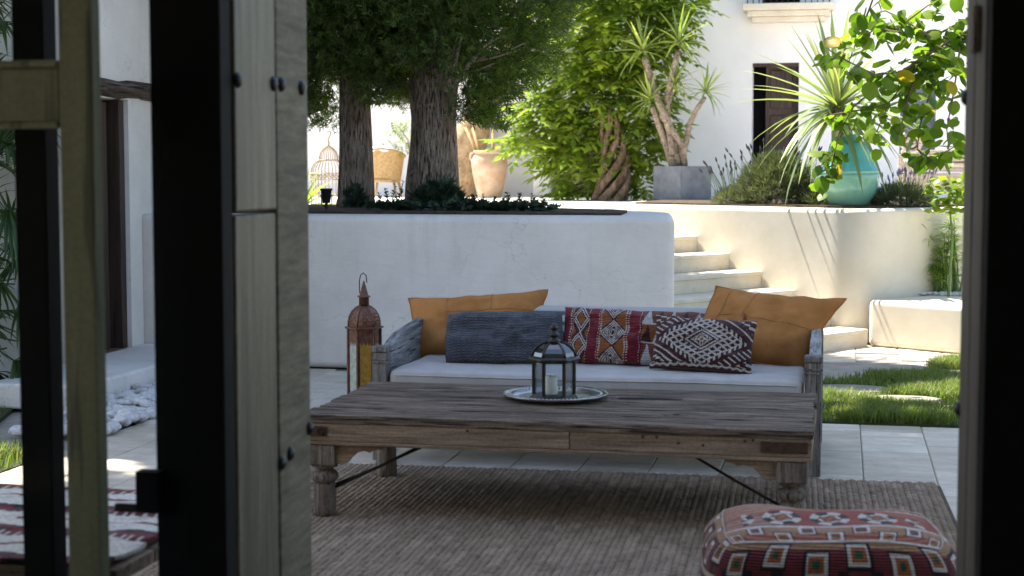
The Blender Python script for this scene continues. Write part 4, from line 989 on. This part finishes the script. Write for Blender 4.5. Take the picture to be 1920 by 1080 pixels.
gk = MB().lathe([(.001, 0), (.7, -.002), (1, .004)], 24, (0, 0, 0), caps=False); gk.v = [Vector((-.76 + p.x * .135 * (1 + .2 * ns(p.x * 3, p.y * 3)), 6.435 + p.y * .026, TZ - .0035 + p.z)) for p in gk.v]
gk.build('knot_hollow', plain('charred_knot', (.028, .022, .018), .9), tb_)
xs_ = at(1067, 815, TY0).x
for x0, x1, dy in ((TX0 + .004, xs_ - .001, 0), (xs_ + .001, TX1 - .004, .0025)): MB().box(x0, TY0 + .004 + dy, TZ - .104, x1, TY0 + .064, TZ - .0355).build('front_beam', 'tablebeam', tb_, bevel=.004)
MB().box(TX0 + .004, TY0 + .001, TZ - .118, TX1 - .004, TY0 + .06, TZ - .1045).build('beam_lip', 'tablebeam', tb_, bevel=.003)
MB().box(TX0 + .004, TY1 - .064, TZ - .118, TX1 - .004, TY1 - .004, TZ - .0355).build('back_beam', 'tablebeam', tb_, bevel=.004)
for x0 in (TX0 + .004, TX1 - .064): MB().box(x0, TY0 + .066, TZ - .112, x0 + .06, TY1 - .066, TZ - .0355).build('end_beam', 'tablebeam', tb_, bevel=.004)
ft = .012
def turned_leg(x, y, plainleg=False):
    b = MB(); zt_ = TZ - .119
    if plainleg:
        b.lathe([(.047, ft), (.046, .06), (.041, .2), (.039, zt_)], 16, (x, y, 0)); o = b.build('leg', 'legwood', tb_, True); return
    b.obox((x, y, zt_ - .041), (.112, .112, .08)); o = b.build('leg', 'legwood', tb_, bevel=.006)
    b = MB().lathe([(.040, ft), (.043, .05), (.044, .12), (.043, .142), (.038, .148), (.046, .154), (.053, .166), (.053, .178), (.046, .19), (.034, .197), (.034, .203), (.05, .209), (.052, zt_ - .0815)], 20, (x, y, 0)); b.build('turned_shaft', 'legwood', o, True)
LX0, LX1, LY0, LY1 = TX0 + .075, TX1 - .075, TY0 + .062, TY1 - .1
turned_leg(LX0, LY0); turned_leg(LX1, LY0); turned_leg(LX0 + .01, LY1, True); turned_leg(LX1, LY1, True)
scal = [(0, 0), (-.19, 0), (-.18, -.014), (-.15, -.018), (-.135, -.028), (-.115, -.022), (-.085, -.028), (-.06, -.05), (-.045, -.07), (-.02, -.078), (0, -.072)]
for sg, x in ((1, LX1 - .058), (-1, LX0 + .058)): MB().prism_xz([(x + sg * p, TZ - .119 + q) for p, q in scal], LY0 - .035, LY0 - .012).build('carved_bracket', 'tablebeam', tb_)
def rod(a, c, r=.0055): MB().tube([a, Vector(a).lerp(Vector(c), .5) + Vector((0, 0, -.003)), c], r, 6).build('brace_rod', 'iron', tb_, True)
rod((LX1 - .035, LY0, .125), (LX1 - .38, LY0 + .02, TZ - .112)); rod((LX0 + .035, LY0, .125), (LX0 + .40, LY0 + .02, TZ - .112)); rod((LX0 + .035, LY0 + .02, .135), (LX0 + .42, LY0 + .035, TZ - .112), .004)
rod((LX0 + .0, LY1 - .04, .19), (LX0 - .01, LY1 - .30, TZ - .112)); rod((LX1 - .0, LY1 - .04, .19), (LX1, LY1 - .3, TZ - .112))
MB().box(TX1 - .185, TY0 - .001, TZ - .088, TX1 - .018, TY0 + .0035, TZ - .047).build('iron_strap', 'rustplate', tb_, bevel=.002)
MB().box(TX0 + .008, TY0 - .001, TZ - .085, TX0 + .105, TY0 + .0035, TZ - .047).build('iron_strap', 'rustplate', tb_, bevel=.002)
MB().tube([(TX0 + .08 + .011 * math.cos(a), TY0 - .003, TZ - .066 + .011 * math.sin(a)) for a in [i * .5236 for i in range(13)]], .003, 5, False).build('ring_bolt', 'iron', tb_)
for px, py in ((1205, 811), (1231, 812), (1412, 816), (1397, 827), (876, 804), (1272, 831), (1318, 835)): 
    p = at(px, py, TY0 + .003); p.z = min(max(p.z, TZ - .1), TZ - .045); dome(p, .0055, (0, -1, 0)).build('nail', 'rustplate', tb_, True)

# tray, lantern, candle
tc = Vector((-1.135, 6.36, TZ + .003))
tray = MB()
NS = 12
def sc12(a, z=0): return 1 + .03 * abs(math.cos(a * NS / 2)) ** .6
tray.lathe([(.001, .004), (.155, .004), (.165, .006), (.172, .012), (.200, .020), (.208, .024), (.210, .022), (.204, .014), (.175, .003), (.150, 0), (.001, 0)], 96, tc, caps=False, fn=lambda a, z: sc12(a) if z > .008 else 1.)
try_ = tray.build('serving_tray', 'silver', smooth=True); tag(try_, 'scalloped silver serving tray on the weathered table', 'tray')
bd = MB()
for i in range(72): a = i * 6.283 / 72; bd.add(iv, if_, Matrix.Translation(tc + Vector((.186 * math.cos(a), .186 * math.sin(a), .0205))) @ Matrix.Rotation(a, 4, 'Z') @ Matrix.Diagonal((.009, .005, .004, 1)))
MATS[try_.name] = Matrix.Translation(try_.location); bd.build('beaded_border', 'silver', try_, True)
lz = tc.z + .0045; lc = Vector((tc.x, tc.y - .03, lz)); HR = R(10)
ln = thing('glass_lantern', 'dark metal six-sided glass lantern on the silver tray', 'lantern', lc)
def hexp(r, z, k, off=0): a = HR + k * math.pi / 3 + off; return lc + Vector((r * math.cos(a), r * math.sin(a), z))
MB().lathe([(.098, 0), (.098, .006), (.088, .014), (.086, .018)], 6, lc, rot=HR).build('base', 'bronze', ln, bevel=.002)
for k in range(6):
    MB().tube([hexp(.082, .018, k), hexp(.082, .148, k)], .0075, 6).build('post', 'bronze', ln)
    q = [hexp(.079, .020, k), hexp(.079, .020, k + 1), hexp(.079, .147, k + 1), hexp(.079, .147, k)]; b = MB(); b.v = q; b.f = [(0, 1, 2, 3)]; b.build('pane', 'glass', ln)
MB().lathe([(.086, .147), (.100, .153), (.108, .160), (.106, .166), (.092, .172)], 6, lc, rot=HR).build('eave', 'bronze', ln, bevel=.002)
dprof = [(.088, .1725), (.083, .188), (.070, .205), (.048, .221), (.026, .230)]
MB().lathe(dprof, 6, lc, rot=HR, caps=False).build('dome_glass', 'dome_glass', ln)
for k in range(6): MB().tube([hexp(r + .001, z, k) for r, z in dprof], .0055, 6).build('rib', 'bronze', ln, True)
MB().lathe([(.03, .228), (.026, .236), (.018, .240), (.018, .252), (.026, .256), (.022, .262), (.012, .266), (.010, .274), (.016, .282), (.017, .290), (.010, .298), (.003, .304)], 14, lc).build('finial', 'bronze', ln, True)
cn = tag(MB().lathe([(.0285, .0185), (.029, .022), (.029, .088), (.027, .091), (.018, .088), (.001, .087)], 24, lc + Vector((-.012, -.015, 0))).build('pillar_candle', 'wax', smooth=True), 'white pillar candle inside the glass lantern', 'candle')
MB().tube([lc + Vector((-.012, -.015, .086)), lc + Vector((-.011, -.015, .097))], .0015, 5).build('wick', 'dark', cn)

# ------------------------------------------------------------------ daybed
SX0, SX1, SY0, SY1 = -2.075, -.115, 7.06, 8.03
sf = thing('wooden_daybed', 'weathered grey wooden daybed behind the low table', 'daybed', ((SX0 + SX1) / 2, (SY0 + SY1) / 2, 0))
for x in (SX0, SX1):
    b = MB().obox((x, SY0, .262), (.072, .072, .50)); o = b.build('post', 'sofawood', sf, bevel=.006)
    for z in (.466, .482): MB().obox((x, SY0, z), (.081, .081, .009)).build('carved_ring', 'sofawood', o, bevel=.003)
    MB().obox((x, SY0, .527), (.080, .080, .028)).build('cap', 'sofawood', o, bevel=.006)
    MB().obox((x, SY1, .29), (.06, .06, .58)).build('post', 'sofawood', sf, bevel=.006)
    sg = 1 if x == SX0 else -1
    b = MB(); yz = [(SY0 + .037, .40), (SY1 - .032, .40), (SY1 - .032, .615), (SY1 - .25, .61), (SY0 + .25, .575), (SY0 + .037, .515)]
    b.prism_xz([(p[0], p[1]) for p in yz], x - .022, x + .022); b.v = [Vector((p.y, p.x, p.z)) for p in b.v]; b.f = [q[::-1] for q in b.f]
    b.build('arm_panel', 'armwood', sf, bevel=.008)
MB().box(SX0 + .037, SY0 - .025, .20, SX1 - .037, SY0 + .025, .30).build('front_rail', 'sofawood', sf, bevel=.005)
MB().box(SX0 + .032, SY1 - .025, .20, SX1 - .032, SY1 + .025, .30).build('back_rail', 'sofawood', sf, bevel=.005)
MB().box(SX0 + .032, SY1 - .02, .46, SX1 - .032, SY1 + .02, .57).build('back_rail', 'sofawood', sf, bevel=.008)
for x in (SX0, SX1): MB().box(x - .02, SY0 + .037, .22, x + .02, SY1 - .032, .30).build('side_rail', 'sofawood', sf)
for i in range(9): x = SX0 + .12 + i * (SX1 - SX0 - .24) / 8; MB().box(x - .04, SY0 + .026, .27, x + .04, SY1 - .026, .288).build('slat', 'sofawood', sf)
mlo, mhi = Vector((SX0 + .042, SY0 - .03, .302)), Vector((SX1 - .042, SY1 - .03, .432)); mrad = .03
def soft(p):
    p = Vector(p); c = Vector([min(max(p[k], mlo[k] + mrad), mhi[k] - mrad) for k in range(3)]); d = p - c
    q = c + d.normalized() * mrad if d.length > 1e-6 else p
    t = (q.z - mlo.z) / (mhi.z - mlo.z)
    q.z += t * (.007 * ns(q.x * 2.2, q.y * 3, 3) + .003 * ns(q.x * 9, q.y * 7, 5)); q.y += .006 * ns(q.x * 3, q.z * 5, 8) + .0025 * ns(q.x * 14, q.z * 6, 2); return q
mt = MB()
def lerp3(a, b, t): return a + (b - a) * t
mt.grid(lambda u, v: soft((lerp3(mlo.x, mhi.x, u), lerp3(mlo.y, mhi.y, v), mhi.z)), 150, 70)
mt.grid(lambda u, v: soft((lerp3(mlo.x, mhi.x, u), mlo.y, lerp3(mlo.z, mhi.z, v))), 150, 18)
mt.grid(lambda u, v: soft((lerp3(mhi.x, mlo.x, u), mhi.y, lerp3(mlo.z, mhi.z, v))), 150, 18)
mt.grid(lambda u, v: soft((mhi.x, lerp3(mlo.y, mhi.y, u), lerp3(mlo.z, mhi.z, v))), 70, 18)
mt.grid(lambda u, v: soft((mlo.x, lerp3(mhi.y, mlo.y, u), lerp3(mlo.z, mhi.z, v))), 70, 18)
mo = mt.build('seat_mattress', 'linen', smooth=True); tag(mo, 'long grey linen seat mattress on the wooden daybed', 'mattress')
for z in (.409, .325):
    MB().tube([soft((mlo.x + .03 + (mhi.x - mlo.x - .06) * k / 60, mlo.y, z)) + Vector((0, -.001, 0)) for k in range(61)], .0035, 5).build('piping', 'linen', mo, True)
# cushions
def pillow(name, w_, h, t, loc, lean, roll, yaw, mat, label, colfn=None, nx=40, ny=24, pinch=.07, back_col=(.1, .05, .03), wob=.022, sd_=0, parts=None, edge=.62, skew=0.):
    b = MB(); cols = []
    def surf(sg):
        def fn(u, v):
            a, c = u * 2 - 1, v * 2 - 1
            x = a * w_ / 2 * (1 - pinch * (1 - c * c) * abs(a)); z = c * h / 2 * (1 - pinch * (1 - a * a) * 1.2 * abs(c))
            th_ = t / 2 * ((1 - a ** 4) * (1 - c ** 4)) ** edge
            q = (ns(a * 2.3 + sd_, c * 2 + sd_, sg * 2) * wob + ns(a * 6 + sd_, c * 5, sg) * wob * .45) * ((1 - a * a) * (1 - c * c)) ** .5; x += .006 * ns(c * 3 + sd_, a, 4); z += .007 * ns(a * 4 + sd_, c, 7)
            return (x + skew * v, -sg * (th_ + q), z + h / 2)
        return fn
    for sg in (1, -1):
        k = len(b.f); b.grid(surf(sg), nx, ny)
        if sg < 0: b.f[k:] = [q[::-1] for q in b.f[k:]]
        for j in range(ny):
            for i in range(nx): cols.append(colfn((i + .5) / nx, (j + .5) / ny) if (colfn and sg > 0) else back_col)
    if colfn: b.c = cols
    m = Matrix.Translation(loc) @ Matrix.Rotation(yaw, 4, 'Z') @ Matrix.Rotation(-lean, 4, 'X') @ Matrix.Rotation(roll, 4, 'Y')
    o = bpy.data.objects.new(name, b.mesh(name, mat, True)); COL.objects.link(o); o.matrix_world = m; MATS[o.name] = m; tag(o, label, 'cushion'); o.matrix_basis = m
    f1 = surf(1)
    rim = [(i / 30, 0.) for i in range(31)] + [(1., i / 18) for i in range(1, 19)] + [(1 - i / 30, 1.) for i in range(1, 31)] + [(0., 1 - i / 18) for i in range(1, 19)]
    if not colfn: MB().tube([m @ Vector(f1(u, v)) for u, v in rim], .0045, 6, False).build('piping', mat, o, True)
    for q in parts or []:
        pts = [m @ (Vector(f1(u, v)) + Vector((0, -.0015, 0))) for u, v in q]; MB().tube(pts, .0018, 5).build('seam', 'suede_seam', o, True)
    return o
lin = lambda a, c, n=12: [(a[0] + (c[0] - a[0]) * i / n, a[1] + (c[1] - a[1]) * i / n) for i in range(n + 1)]
bl = MB(); bx0, bx1 = SX0 + .10, SX1 - .10
bl.tube([(bx0, 7.86,   .56), (bx0 + .012, 7.86,   .56)] + [(bx0 + .03 + (bx1 - bx0 - .06) * i / 12, 7.86,   .56 + .004 * ns(i, 0)) for i in range(13)] + [(bx1 - .012, 7.86,   .56), (bx1, 7.86,   .56)], [.02, .085] + [.112 + .003 * ns(i, 5) for i in range(13)] + [.085, .02], 28)
m_, n_, b_ = new_mat('striped_bolster', .95, .1); v_ = coords(n_, rnd=False)
wv = N(n_, 'ShaderNodeTexWave', wave_type='BANDS', bands_direction='Z'); wv.inputs['Scale'].default_value = 6.5; wv.inputs['Distortion'].default_value = .4; n_.links.new(v_, wv.inputs[0])
rp = ramp(n_, wv.outputs['Fac'], [(.22, (.10, .105, .12)), (.34, (.34, .33, .31)), (.85, (.42, .40, .375))]); n_.links.new(rp.outputs[0], b_.inputs['Base Color']); bump(n_, b_, noise_tex(n_, v_, 200), .4, .003)
tag(bl.build('bolster', m_, smooth=True), 'long grey striped bolster along the daybed back', 'bolster')
pillow('cushion', .72, .352, .17, (-1.775, 7.70, .425), R(33), R(-5), R(1), 'suede', 'ochre suede cushion at the left end of the daybed', pinch=.09, sd_=2, parts=[lin((.30, .05), (.30, .95)), lin((.30, .62), (.98, .60)), lin((.62, .62), (.62, .97))])
pillow('cushion', .63, .405, .18, (-.475, 7.60, .428), R(32), R(5), R(-3), 'suede', 'ochre suede patchwork cushion at the right end of the daybed', pinch=.10, sd_=8, skew=.14, parts=[lin((.16, .04), (.16, .97)), lin((.16, .55), (.97, .48)), lin((.40, .04), (.40, .55)), lin((.36, .55), (.36, .97))])
def grey_fn(u, v):
    k = .75 + .6 * (((int(u * 84) + int(v * 40) * 2) % 4) < 2) * .55 + .25 * ns(u * 9, v * 5); c = (.072, .076, .090); return tuple(x * k * (1.25 if (int(v * 40) % 2) else .8) for x in c)
pillow('cushion', .55, .25, .14, (-1.575, 7.40, .432), R(24), R(-1), R(3), 'kilim', 'dark blue-grey woven cushion in front of the left ochre one', grey_fn, 84, 40, -.03, (.06, .065, .08), sd_=4, edge=.38)
RED, MAR, WHT, ORG, BLK, CRM = (.155, .012, .020), (.050, .012, .012), (.46, .42, .37), (.24, .08, .022), (.014, .010, .012), (.38, .30, .21)
def dia(x, y): return abs(x) + abs(y)
def red_fn(u, v):
    U_ = u * 710 + 160; V = v * 2 - 1
    if U_ < 215: return WHT if (abs(U_ - 205) < 4 and int(v * 40) % 2) else RED
    if U_ < 310:
        x = (U_ - 262) / 47; y = ((v * 2) % 1 - .5) * 2; d = dia(x, y)
        if abs(x) > .9: return WHT if int(v * 46) % 2 else MAR
        if .62 < d < .78 or .92 < d < 1.06: return WHT
        if d < .5: return ORG
        return MAR if d < .9 else (ORG if d > 1.5 else MAR)
    if U_ < 365: return WHT if (abs(U_ - 360) < 3 and int(v * 40) % 2) else RED
    if U_ < 508:
        x = (U_ - 437) / 70; y = ((v * 2 + .5) % 1 - .5) * 2
        d = dia(x * 1.0, y); d2 = dia(abs(x) - .55, y * .6)
        if abs(abs(x) - .95) < .05: return WHT if int(v * 46) % 2 else ORG
        for a in (.55, .72, .9):
            if abs(d - a) < .05: return WHT
        if d < .45: return (WHT if (int(x * 14) + int(y * 7)) % 2 else MAR)
        return MAR if d < 1.1 else ORG
    if U_ < 585: return WHT if (abs(U_ - 515) < 4 or abs(U_ - 576) < 3) and int(v * 46) % 2 else RED
    if abs((v * 3) % 1 - .02) < .05: return WHT
    x = ((U_ - 585) / 62) % 1; y = (v * 3) % 1
    if abs(x - .5) * 2 < (1 - y): return (.46, .44, .42) if int((U_ - 585) / 62) % 2 == int(v * 3) % 2 else MAR
    return ORG if int(v * 3) % 2 else (.16, .05, .03)
pillow('cushion', .66, .275, .14, (-.985, 7.44, .432), R(24), R(1.5), R(-2), 'kilim', 'red striped kilim cushion in the middle of the daybed', red_fn, 168, 72, .03, RED, sd_=6, edge=.5)
def blk_fn(u, v):
    x = (u - .5) * 2; y = (v - .52) * 2; d = dia(x * 1.05, y * .95)
    if v < .1: return WHT if abs(v - .05 - .025 * abs(((u * 14) % 1) - .5) * 2) < .018 else MAR
    if d < .10: return ORG if d < .05 else WHT
    if .30 < d < .36 or .2 < d < .23: return WHT
    if d < .2: return WHT if (int((x + y) * 18) + int((x - y) * 18)) % 2 else MAR
    s1 = ((x * 1.0 + y * .9) * 5.2) % 1; s2 = ((x * 1.0 - y * .9) * 5.2) % 1
    if .40 < d < .86: return WHT if (s1 < .36 or s2 < .36) else MAR
    if .86 < d < .98: return (ORG if abs(x) < .06 else (WHT if int((x * 20)) % 2 else MAR))
    if d > 1.12 and d < 1.5: return WHT if (s1 < .32 and d < 1.42) else MAR
    if d >= 1.5: return WHT if (int(x * 9) + int(y * 12)) % 3 == 0 else MAR
    return MAR
pillow('cushion', .47, .265, .13, (-.625, 7.24, .432), R(26), R(2.5), R(-3), 'kilim', 'black and white diamond kilim cushion in front', blk_fn, 150, 84, .05, MAR, sd_=12)
ts = thing('tassel', 'small orange tassel at the corner of the black kilim cushion', 'tassel', at(1397, 592, 7.3))
MB().lathe([(.002, .012), (.008, .006), (.007, 0), (.010, -.018), (.003, -.02)], 8, at(1397, 592, 7.28)).build('tassel_threads', plain('tassel_thread', ORG, .9), ts, True)
# tall pierced lantern
fl = Vector((-2.40, 7.86, .002)); s = 8.2 / 3000
tl = thing('tall_lantern', 'tall rusty pierced-metal lantern with coloured glass by the daybed', 'lantern', fl)
HA = R(22)
def hx(r, z, k): a = HA + k * math.pi / 3; return fl + Vector((r * math.cos(a), r * math.sin(a), z))
zb_ = at(689, 612, 7.86).z; z0 = .02
MB().lathe([(.092, 0), (.092, .03), (.086, .035)], 6, fl, rot=HA).build('base', 'rustlamp', tl)
for k in range(6):
    MB().tube([hx(.084, .033, k), hx(.084, zb_ - .01, k)], .0065, 6).build('post', 'rustlamp', tl)
    a, c = hx(.081, 0, k), hx(.081, 0, k + 1); e = c - a
    def P(u, z): return a + e * u + Vector((0, 0, z - fl.z))
    b = MB(); b.v = [P(.16, .14), P(.84, .14), P(.84, zb_ - .075), P(.16, zb_ - .075)]; b.f = [(0, 1, 2, 3)]; b.build('pane', ['amber_rib', 'frost', 'amber_rib', 'frost', 'amber_rib', 'frost'][k], tl)
    b = MB()
    for z_a, z_b in ((.036, .137), (zb_ - .072, zb_ - .012)):
        b.v += [P(.06, z_a), P(.94, z_a), P(.94, z_b), P(.06, z_b)]; n0 = len(b.v) - 4; b.f.append((n0, n0 + 1, n0 + 2, n0 + 3))
    for sgu in (.05, .84): b.v += [P(sgu, .137), P(sgu + .11, .137), P(sgu + .11, zb_ - .072), P(sgu, zb_ - .072)]; n0 = len(b.v) - 4; b.f.append((n0, n0 + 1, n0 + 2, n0 + 3))
    pn = b.build('pierced_panel', 'rustlamp', tl)
    h = MB(); nrm = Vector((e.y, -e.x, 0)).normalized()
    for iz in range(6):
        for iu in range(5): h.add([(-.5, 0, 0), (0, 0, -.5), (.5, 0, 0), (0, 0, .5)], [(0, 1, 2, 3)], Matrix.Translation(P(.15 + .175 * iu, .048 + .016 * iz) + nrm * .0012) @ e.to_track_quat('X', 'Z').to_matrix().to_4x4() @ Matrix.Scale(.009, 4))
    h.build('hole_pattern', 'brass' if k % 2 else 'dark', pn)
    sp_ = MB(); pts = [P(.16 + .68 * i / 6, zb_ - .075 - .022 * (i % 2)) + nrm * .001 for i in range(7)]; 
    for i in range(6): sp_.v += [pts[i], pts[i + 1], P(.16 + .68 * (i + 1) / 6, zb_ - .07) + nrm * .001, P(.16 + .68 * i / 6, zb_ - .07) + nrm * .001]; n0 = len(sp_.v) - 4; sp_.f.append((n0, n0 + 1, n0 + 2, n0 + 3))
    sp_.build('scalloped_edge', 'rustlamp', pn)
MB().lathe([(.088, zb_ - .012), (.1, zb_ - .008), (.1, zb_), (.086, zb_ + .003)], 6, fl + Vector((0, 0, -fl.z)), rot=HA).build('eave', 'rustlamp', tl)
dz = zb_ - fl.z
dpr = [(.080, dz + .003), (.081, dz + .025), (.074, dz + .055), (.060, dz + .08), (.040, dz + .098), (.026, dz + .106)]
dm = MB().lathe(dpr, 18, fl, caps=False, fn=lambda a, z: 1 - .04 * abs(math.sin(a * 3 - HA * 3))).build('dome', 'rustlamp', tl, True)
h = MB()
for k in range(18):
    for r, z in ((.081, .02), (.080, .035), (.0755, .052), (.066, .07)):
        a = (k + .5 * (int(z * 1000) % 2)) * 6.283 / 18; h.add(iv, if_, Matrix.Translation(fl + Vector((r * .99 * math.cos(a), r * .99 * math.sin(a), dz + z))) @ Matrix.Scale(.0045, 4))
h.build('hole_pattern', 'brass', dm)
for k in range(6): MB().tube([hx(r * 1.0 + .001, z, k) for r, z in dpr], .004, 5).build('rib', 'rustlamp', tl, True)
MB().lathe([(.026, dz + .105), (.026, dz + .150), (.034, dz + .152), (.034, dz + .156), (.024, dz + .158), (.004, dz + .232), (.001, dz + .236)], 14, fl).build('spire', 'rustlamp', tl, True)
for k in range(6): a = k * 1.047; dome(fl + Vector((.030 * math.cos(a), .030 * math.sin(a), dz + .156)), .005, (0, 0, 1)).build('knob', 'rustlamp', tl)
MB().tube([fl + Vector((-.022, 0, dz + .17)), fl + Vector((-.024, 0, dz + .23)), fl + Vector((-.018, 0, dz + .262)), fl + Vector((-.003, 0, dz + .275)), fl + Vector((.012, 0, dz + .262)), fl + Vector((.016, 0, dz + .225))], .0028, 6).build('carrying_loop', 'iron', tl, True)

# ------------------------------------------------------------------ pouf
def pouf_col(u, v, face):
    PK, TE, BRK = (.24, .075, .038), (.27, .15, .075), (.19, .034, .02)
    def sq(x, y, n, s_):
        fx, fy = (x * n) % 1 - .5, y; d = max(abs(fx), abs(fy) * s_); return d
    if face == 'top':
        if v < .26:
            if abs(v - .02) < .012 or abs(v - .25) < .014: return WHT
            y = (v - .135) / .22; fx = (u * 9) % 1 - .5; up_ = 1 if int(u * 9) % 2 else -1; d = max(abs(fx) * 1.0, abs(y - .22 * up_) * 1.15)
            if d < .09: return (.02, .07, .035)
            if d < .2: return ORG if up_ < 0 else RED
            if d < .3: return WHT
            if d < .35: return BLK
            return TE if (y > .05 * up_) else PK
        if v < .58:
            y = (v - .42) / .16; n = 5; fx = ((u * n) % 1 - .5) * 2.1; r = math.hypot(fx, y); a = math.atan2(y, fx)
            if .12 < u < .9 and r < .85:
                k = int((a + 3.1416) / .7854) % 2
                if r < .18: return ORG
                return (WHT if k else BLK) if r > .5 else (ORG if k else (WHT if r > .34 else BLK))
            return tuple(x * (.9 + .5 * (int(v * 90) % 2)) for x in BRK) if u > .25 else (CRM if int(v * 70) % 3 == 0 else BRK)
        if u < .3 or v < .76: return CRM if (int(v * 80) % 4 == 0 and u < .45) else PK
        if abs(v - .78) < .012 or (abs(v - .81) < .012 and int(u * 40) % 2): return WHT
        return ORG if dia((u * 4) % 1 - .5, (v - .9) * 4) < .35 else BRK
    if abs(v - .12) < .02 or abs(v - .62) < .022: return CRM
    y = (v - .83) / .34 if v > .64 else (v - .37) / .44
    fx = (u * 6 + (0 if v > .64 else .5)) % 1 - .5; up_ = 1 if int(u * 6 + (0 if v > .64 else .5)) % 2 else -1; d = max(abs(fx), abs(y - .12 * up_) * .8)
    if d < .08: return (.02, .07, .035)
    if d < .17: return ORG if v > .64 else RED
    if d < .26: return WHT
    if d < .31: return BLK
    if face != 'top' and v > .93: return TE
    return (.11, .018, .02) if (abs(y) < .3) else (BLK if int(u * 24) % 3 == 0 else (.12, .02, .02))
pc = Vector((-.03, 4.74, .014)); PW, PD, PH = .70, .60, .31
pf = MB(); cols = []
def pouf_pt(face, u, v):
    a, c = u * 2 - 1, v * 2 - 1
    if face == 'top': q = Vector((a, c, 1))
    elif face == 'front': q = Vector((a, -1, c))
    elif face == 'back': q = Vector((-a, 1, c))
    elif face == 'right': q = Vector((1, a, c))
    else: q = Vector((-1, -a, c))
    e = 5.; r = (abs(q.x) ** e + abs(q.y) ** e + abs(q.z) ** e) ** (1 / e); p = q / r
    p = Vector((p.x * PW / 2, p.y * PD / 2, p.z * PH / 2 + PH / 2))
    bul = 1 + .06 * math.cos((p.z / PH - .45) * 3.14); p.x *= bul; p.y *= bul
    p.z += .018 * ns(p.x * 4, p.y * 4, 5) * (p.z / PH) + .012 * (1 - (p.x / .35) ** 2) * max(0, p.z / PH - .6) / .4
    if p.z > PH * .5: p.z -= .03 * math.exp(-((p.x - .02) / .18) ** 2 - ((p.y - .22) / .1) ** 2)
    return p
for fc in ('top', 'front', 'back', 'right', 'left'):
    nu, nv = (150, 110) if fc == 'top' else (130, 56)
    pf.grid(lambda u, v: pouf_pt(fc, u, v), nu, nv)
    for j in range(nv):
        for i in range(nu): cols.append(pouf_col((i + .5) / nu, (j + .5) / nv, fc))
pf.c = cols; mp_ = Matrix.Translation(pc) @ Matrix.Rotation(R(6), 4, 'Z')
po = bpy.data.objects.new('floor_pouf', pf.mesh('floor_pouf', 'kilim', True)); COL.objects.link(po); po.matrix_basis = mp_; MATS[po.name] = mp_
tag(po, 'red patterned kilim floor pouf on the jute rug', 'pouf')
sm = MB()
for zz, rr_ in ((.985, 0),):
    pts = [mp_ @ (pouf_pt('top', u, v) * 1.0 + Vector((0, 0, .002))) for u, v in [(i / 24, .0) for i in range(25)] + [(1., i / 20) for i in range(1, 21)] + [(1 - i / 24, 1.) for i in range(1, 25)] + [(0., 1 - i / 20) for i in range(1, 21)]]
    sm.tube(pts, .0022, 6, False)
sm.build('edge_cord', plain('cream_cord', (.42, .37, .31), .95), po, True)
# kilim-covered bench by the door
kb = thing('low_bench', 'low wooden bench under a striped kilim beside the door', 'bench', (-2.1, 4.0, 0))
KX0, KX1, KY0, KY1 = -2.95, -1.74, 3.60, 4.52
for x in (KX0 + .05, KX1 - .05):
    for y in (KY0 + .05, KY1 - .05): MB().obox((x, y, .165), (.07, .07, .33)).build('leg', 'legwood', kb, bevel=.005)
for i in range(4): MB().box(KX0, KY0 + i * .23 + .002, .33, KX1, KY0 + (i + 1) * .23 - .002, .365).build('seat_plank', 'tablebeam', kb, bevel=.004)
def kil_fn(u, v):
    t = (v * 3.1 + .03 * math.sin(u * 40)) % 1
    if t < .16: return RED if ns(u * 20, v * 60) > -.2 else BLK
    if t < .2: return BLK
    if .50 < t < .58 and ns(u * 6, v * 9) > -.1: return RED
    if t > .86: return (.10, .015, .018) if int(u * 120) % 3 else WHT
    return (.60, .57, .50)
kl = MB(); kc = []
kl.grid(lambda u, v: (KX0 + .02 + u * (KX1 - KX0 - .04), KY0 - .01 + v * (KY1 - KY0 - .05), .372 + .01 * ns(u * 5, v * 7) + .006 * ns(u * 14, v * 12)), 110, 90)
for j in range(90):
    for i in range(110): kc.append(kil_fn((i + .5) / 110, (j + .5) / 90))
kl.c = kc; ko = kl.build('kilim_throw', 'kilim', smooth=True); tag(ko, 'white and red striped kilim spread over the low bench', 'throw'); q_ = ko.modifiers.new('thick', 'SOLIDIFY'); q_.thickness = .012; q_.offset = 1
print('tiles', nt_, 'objects', len(bpy.data.objects))
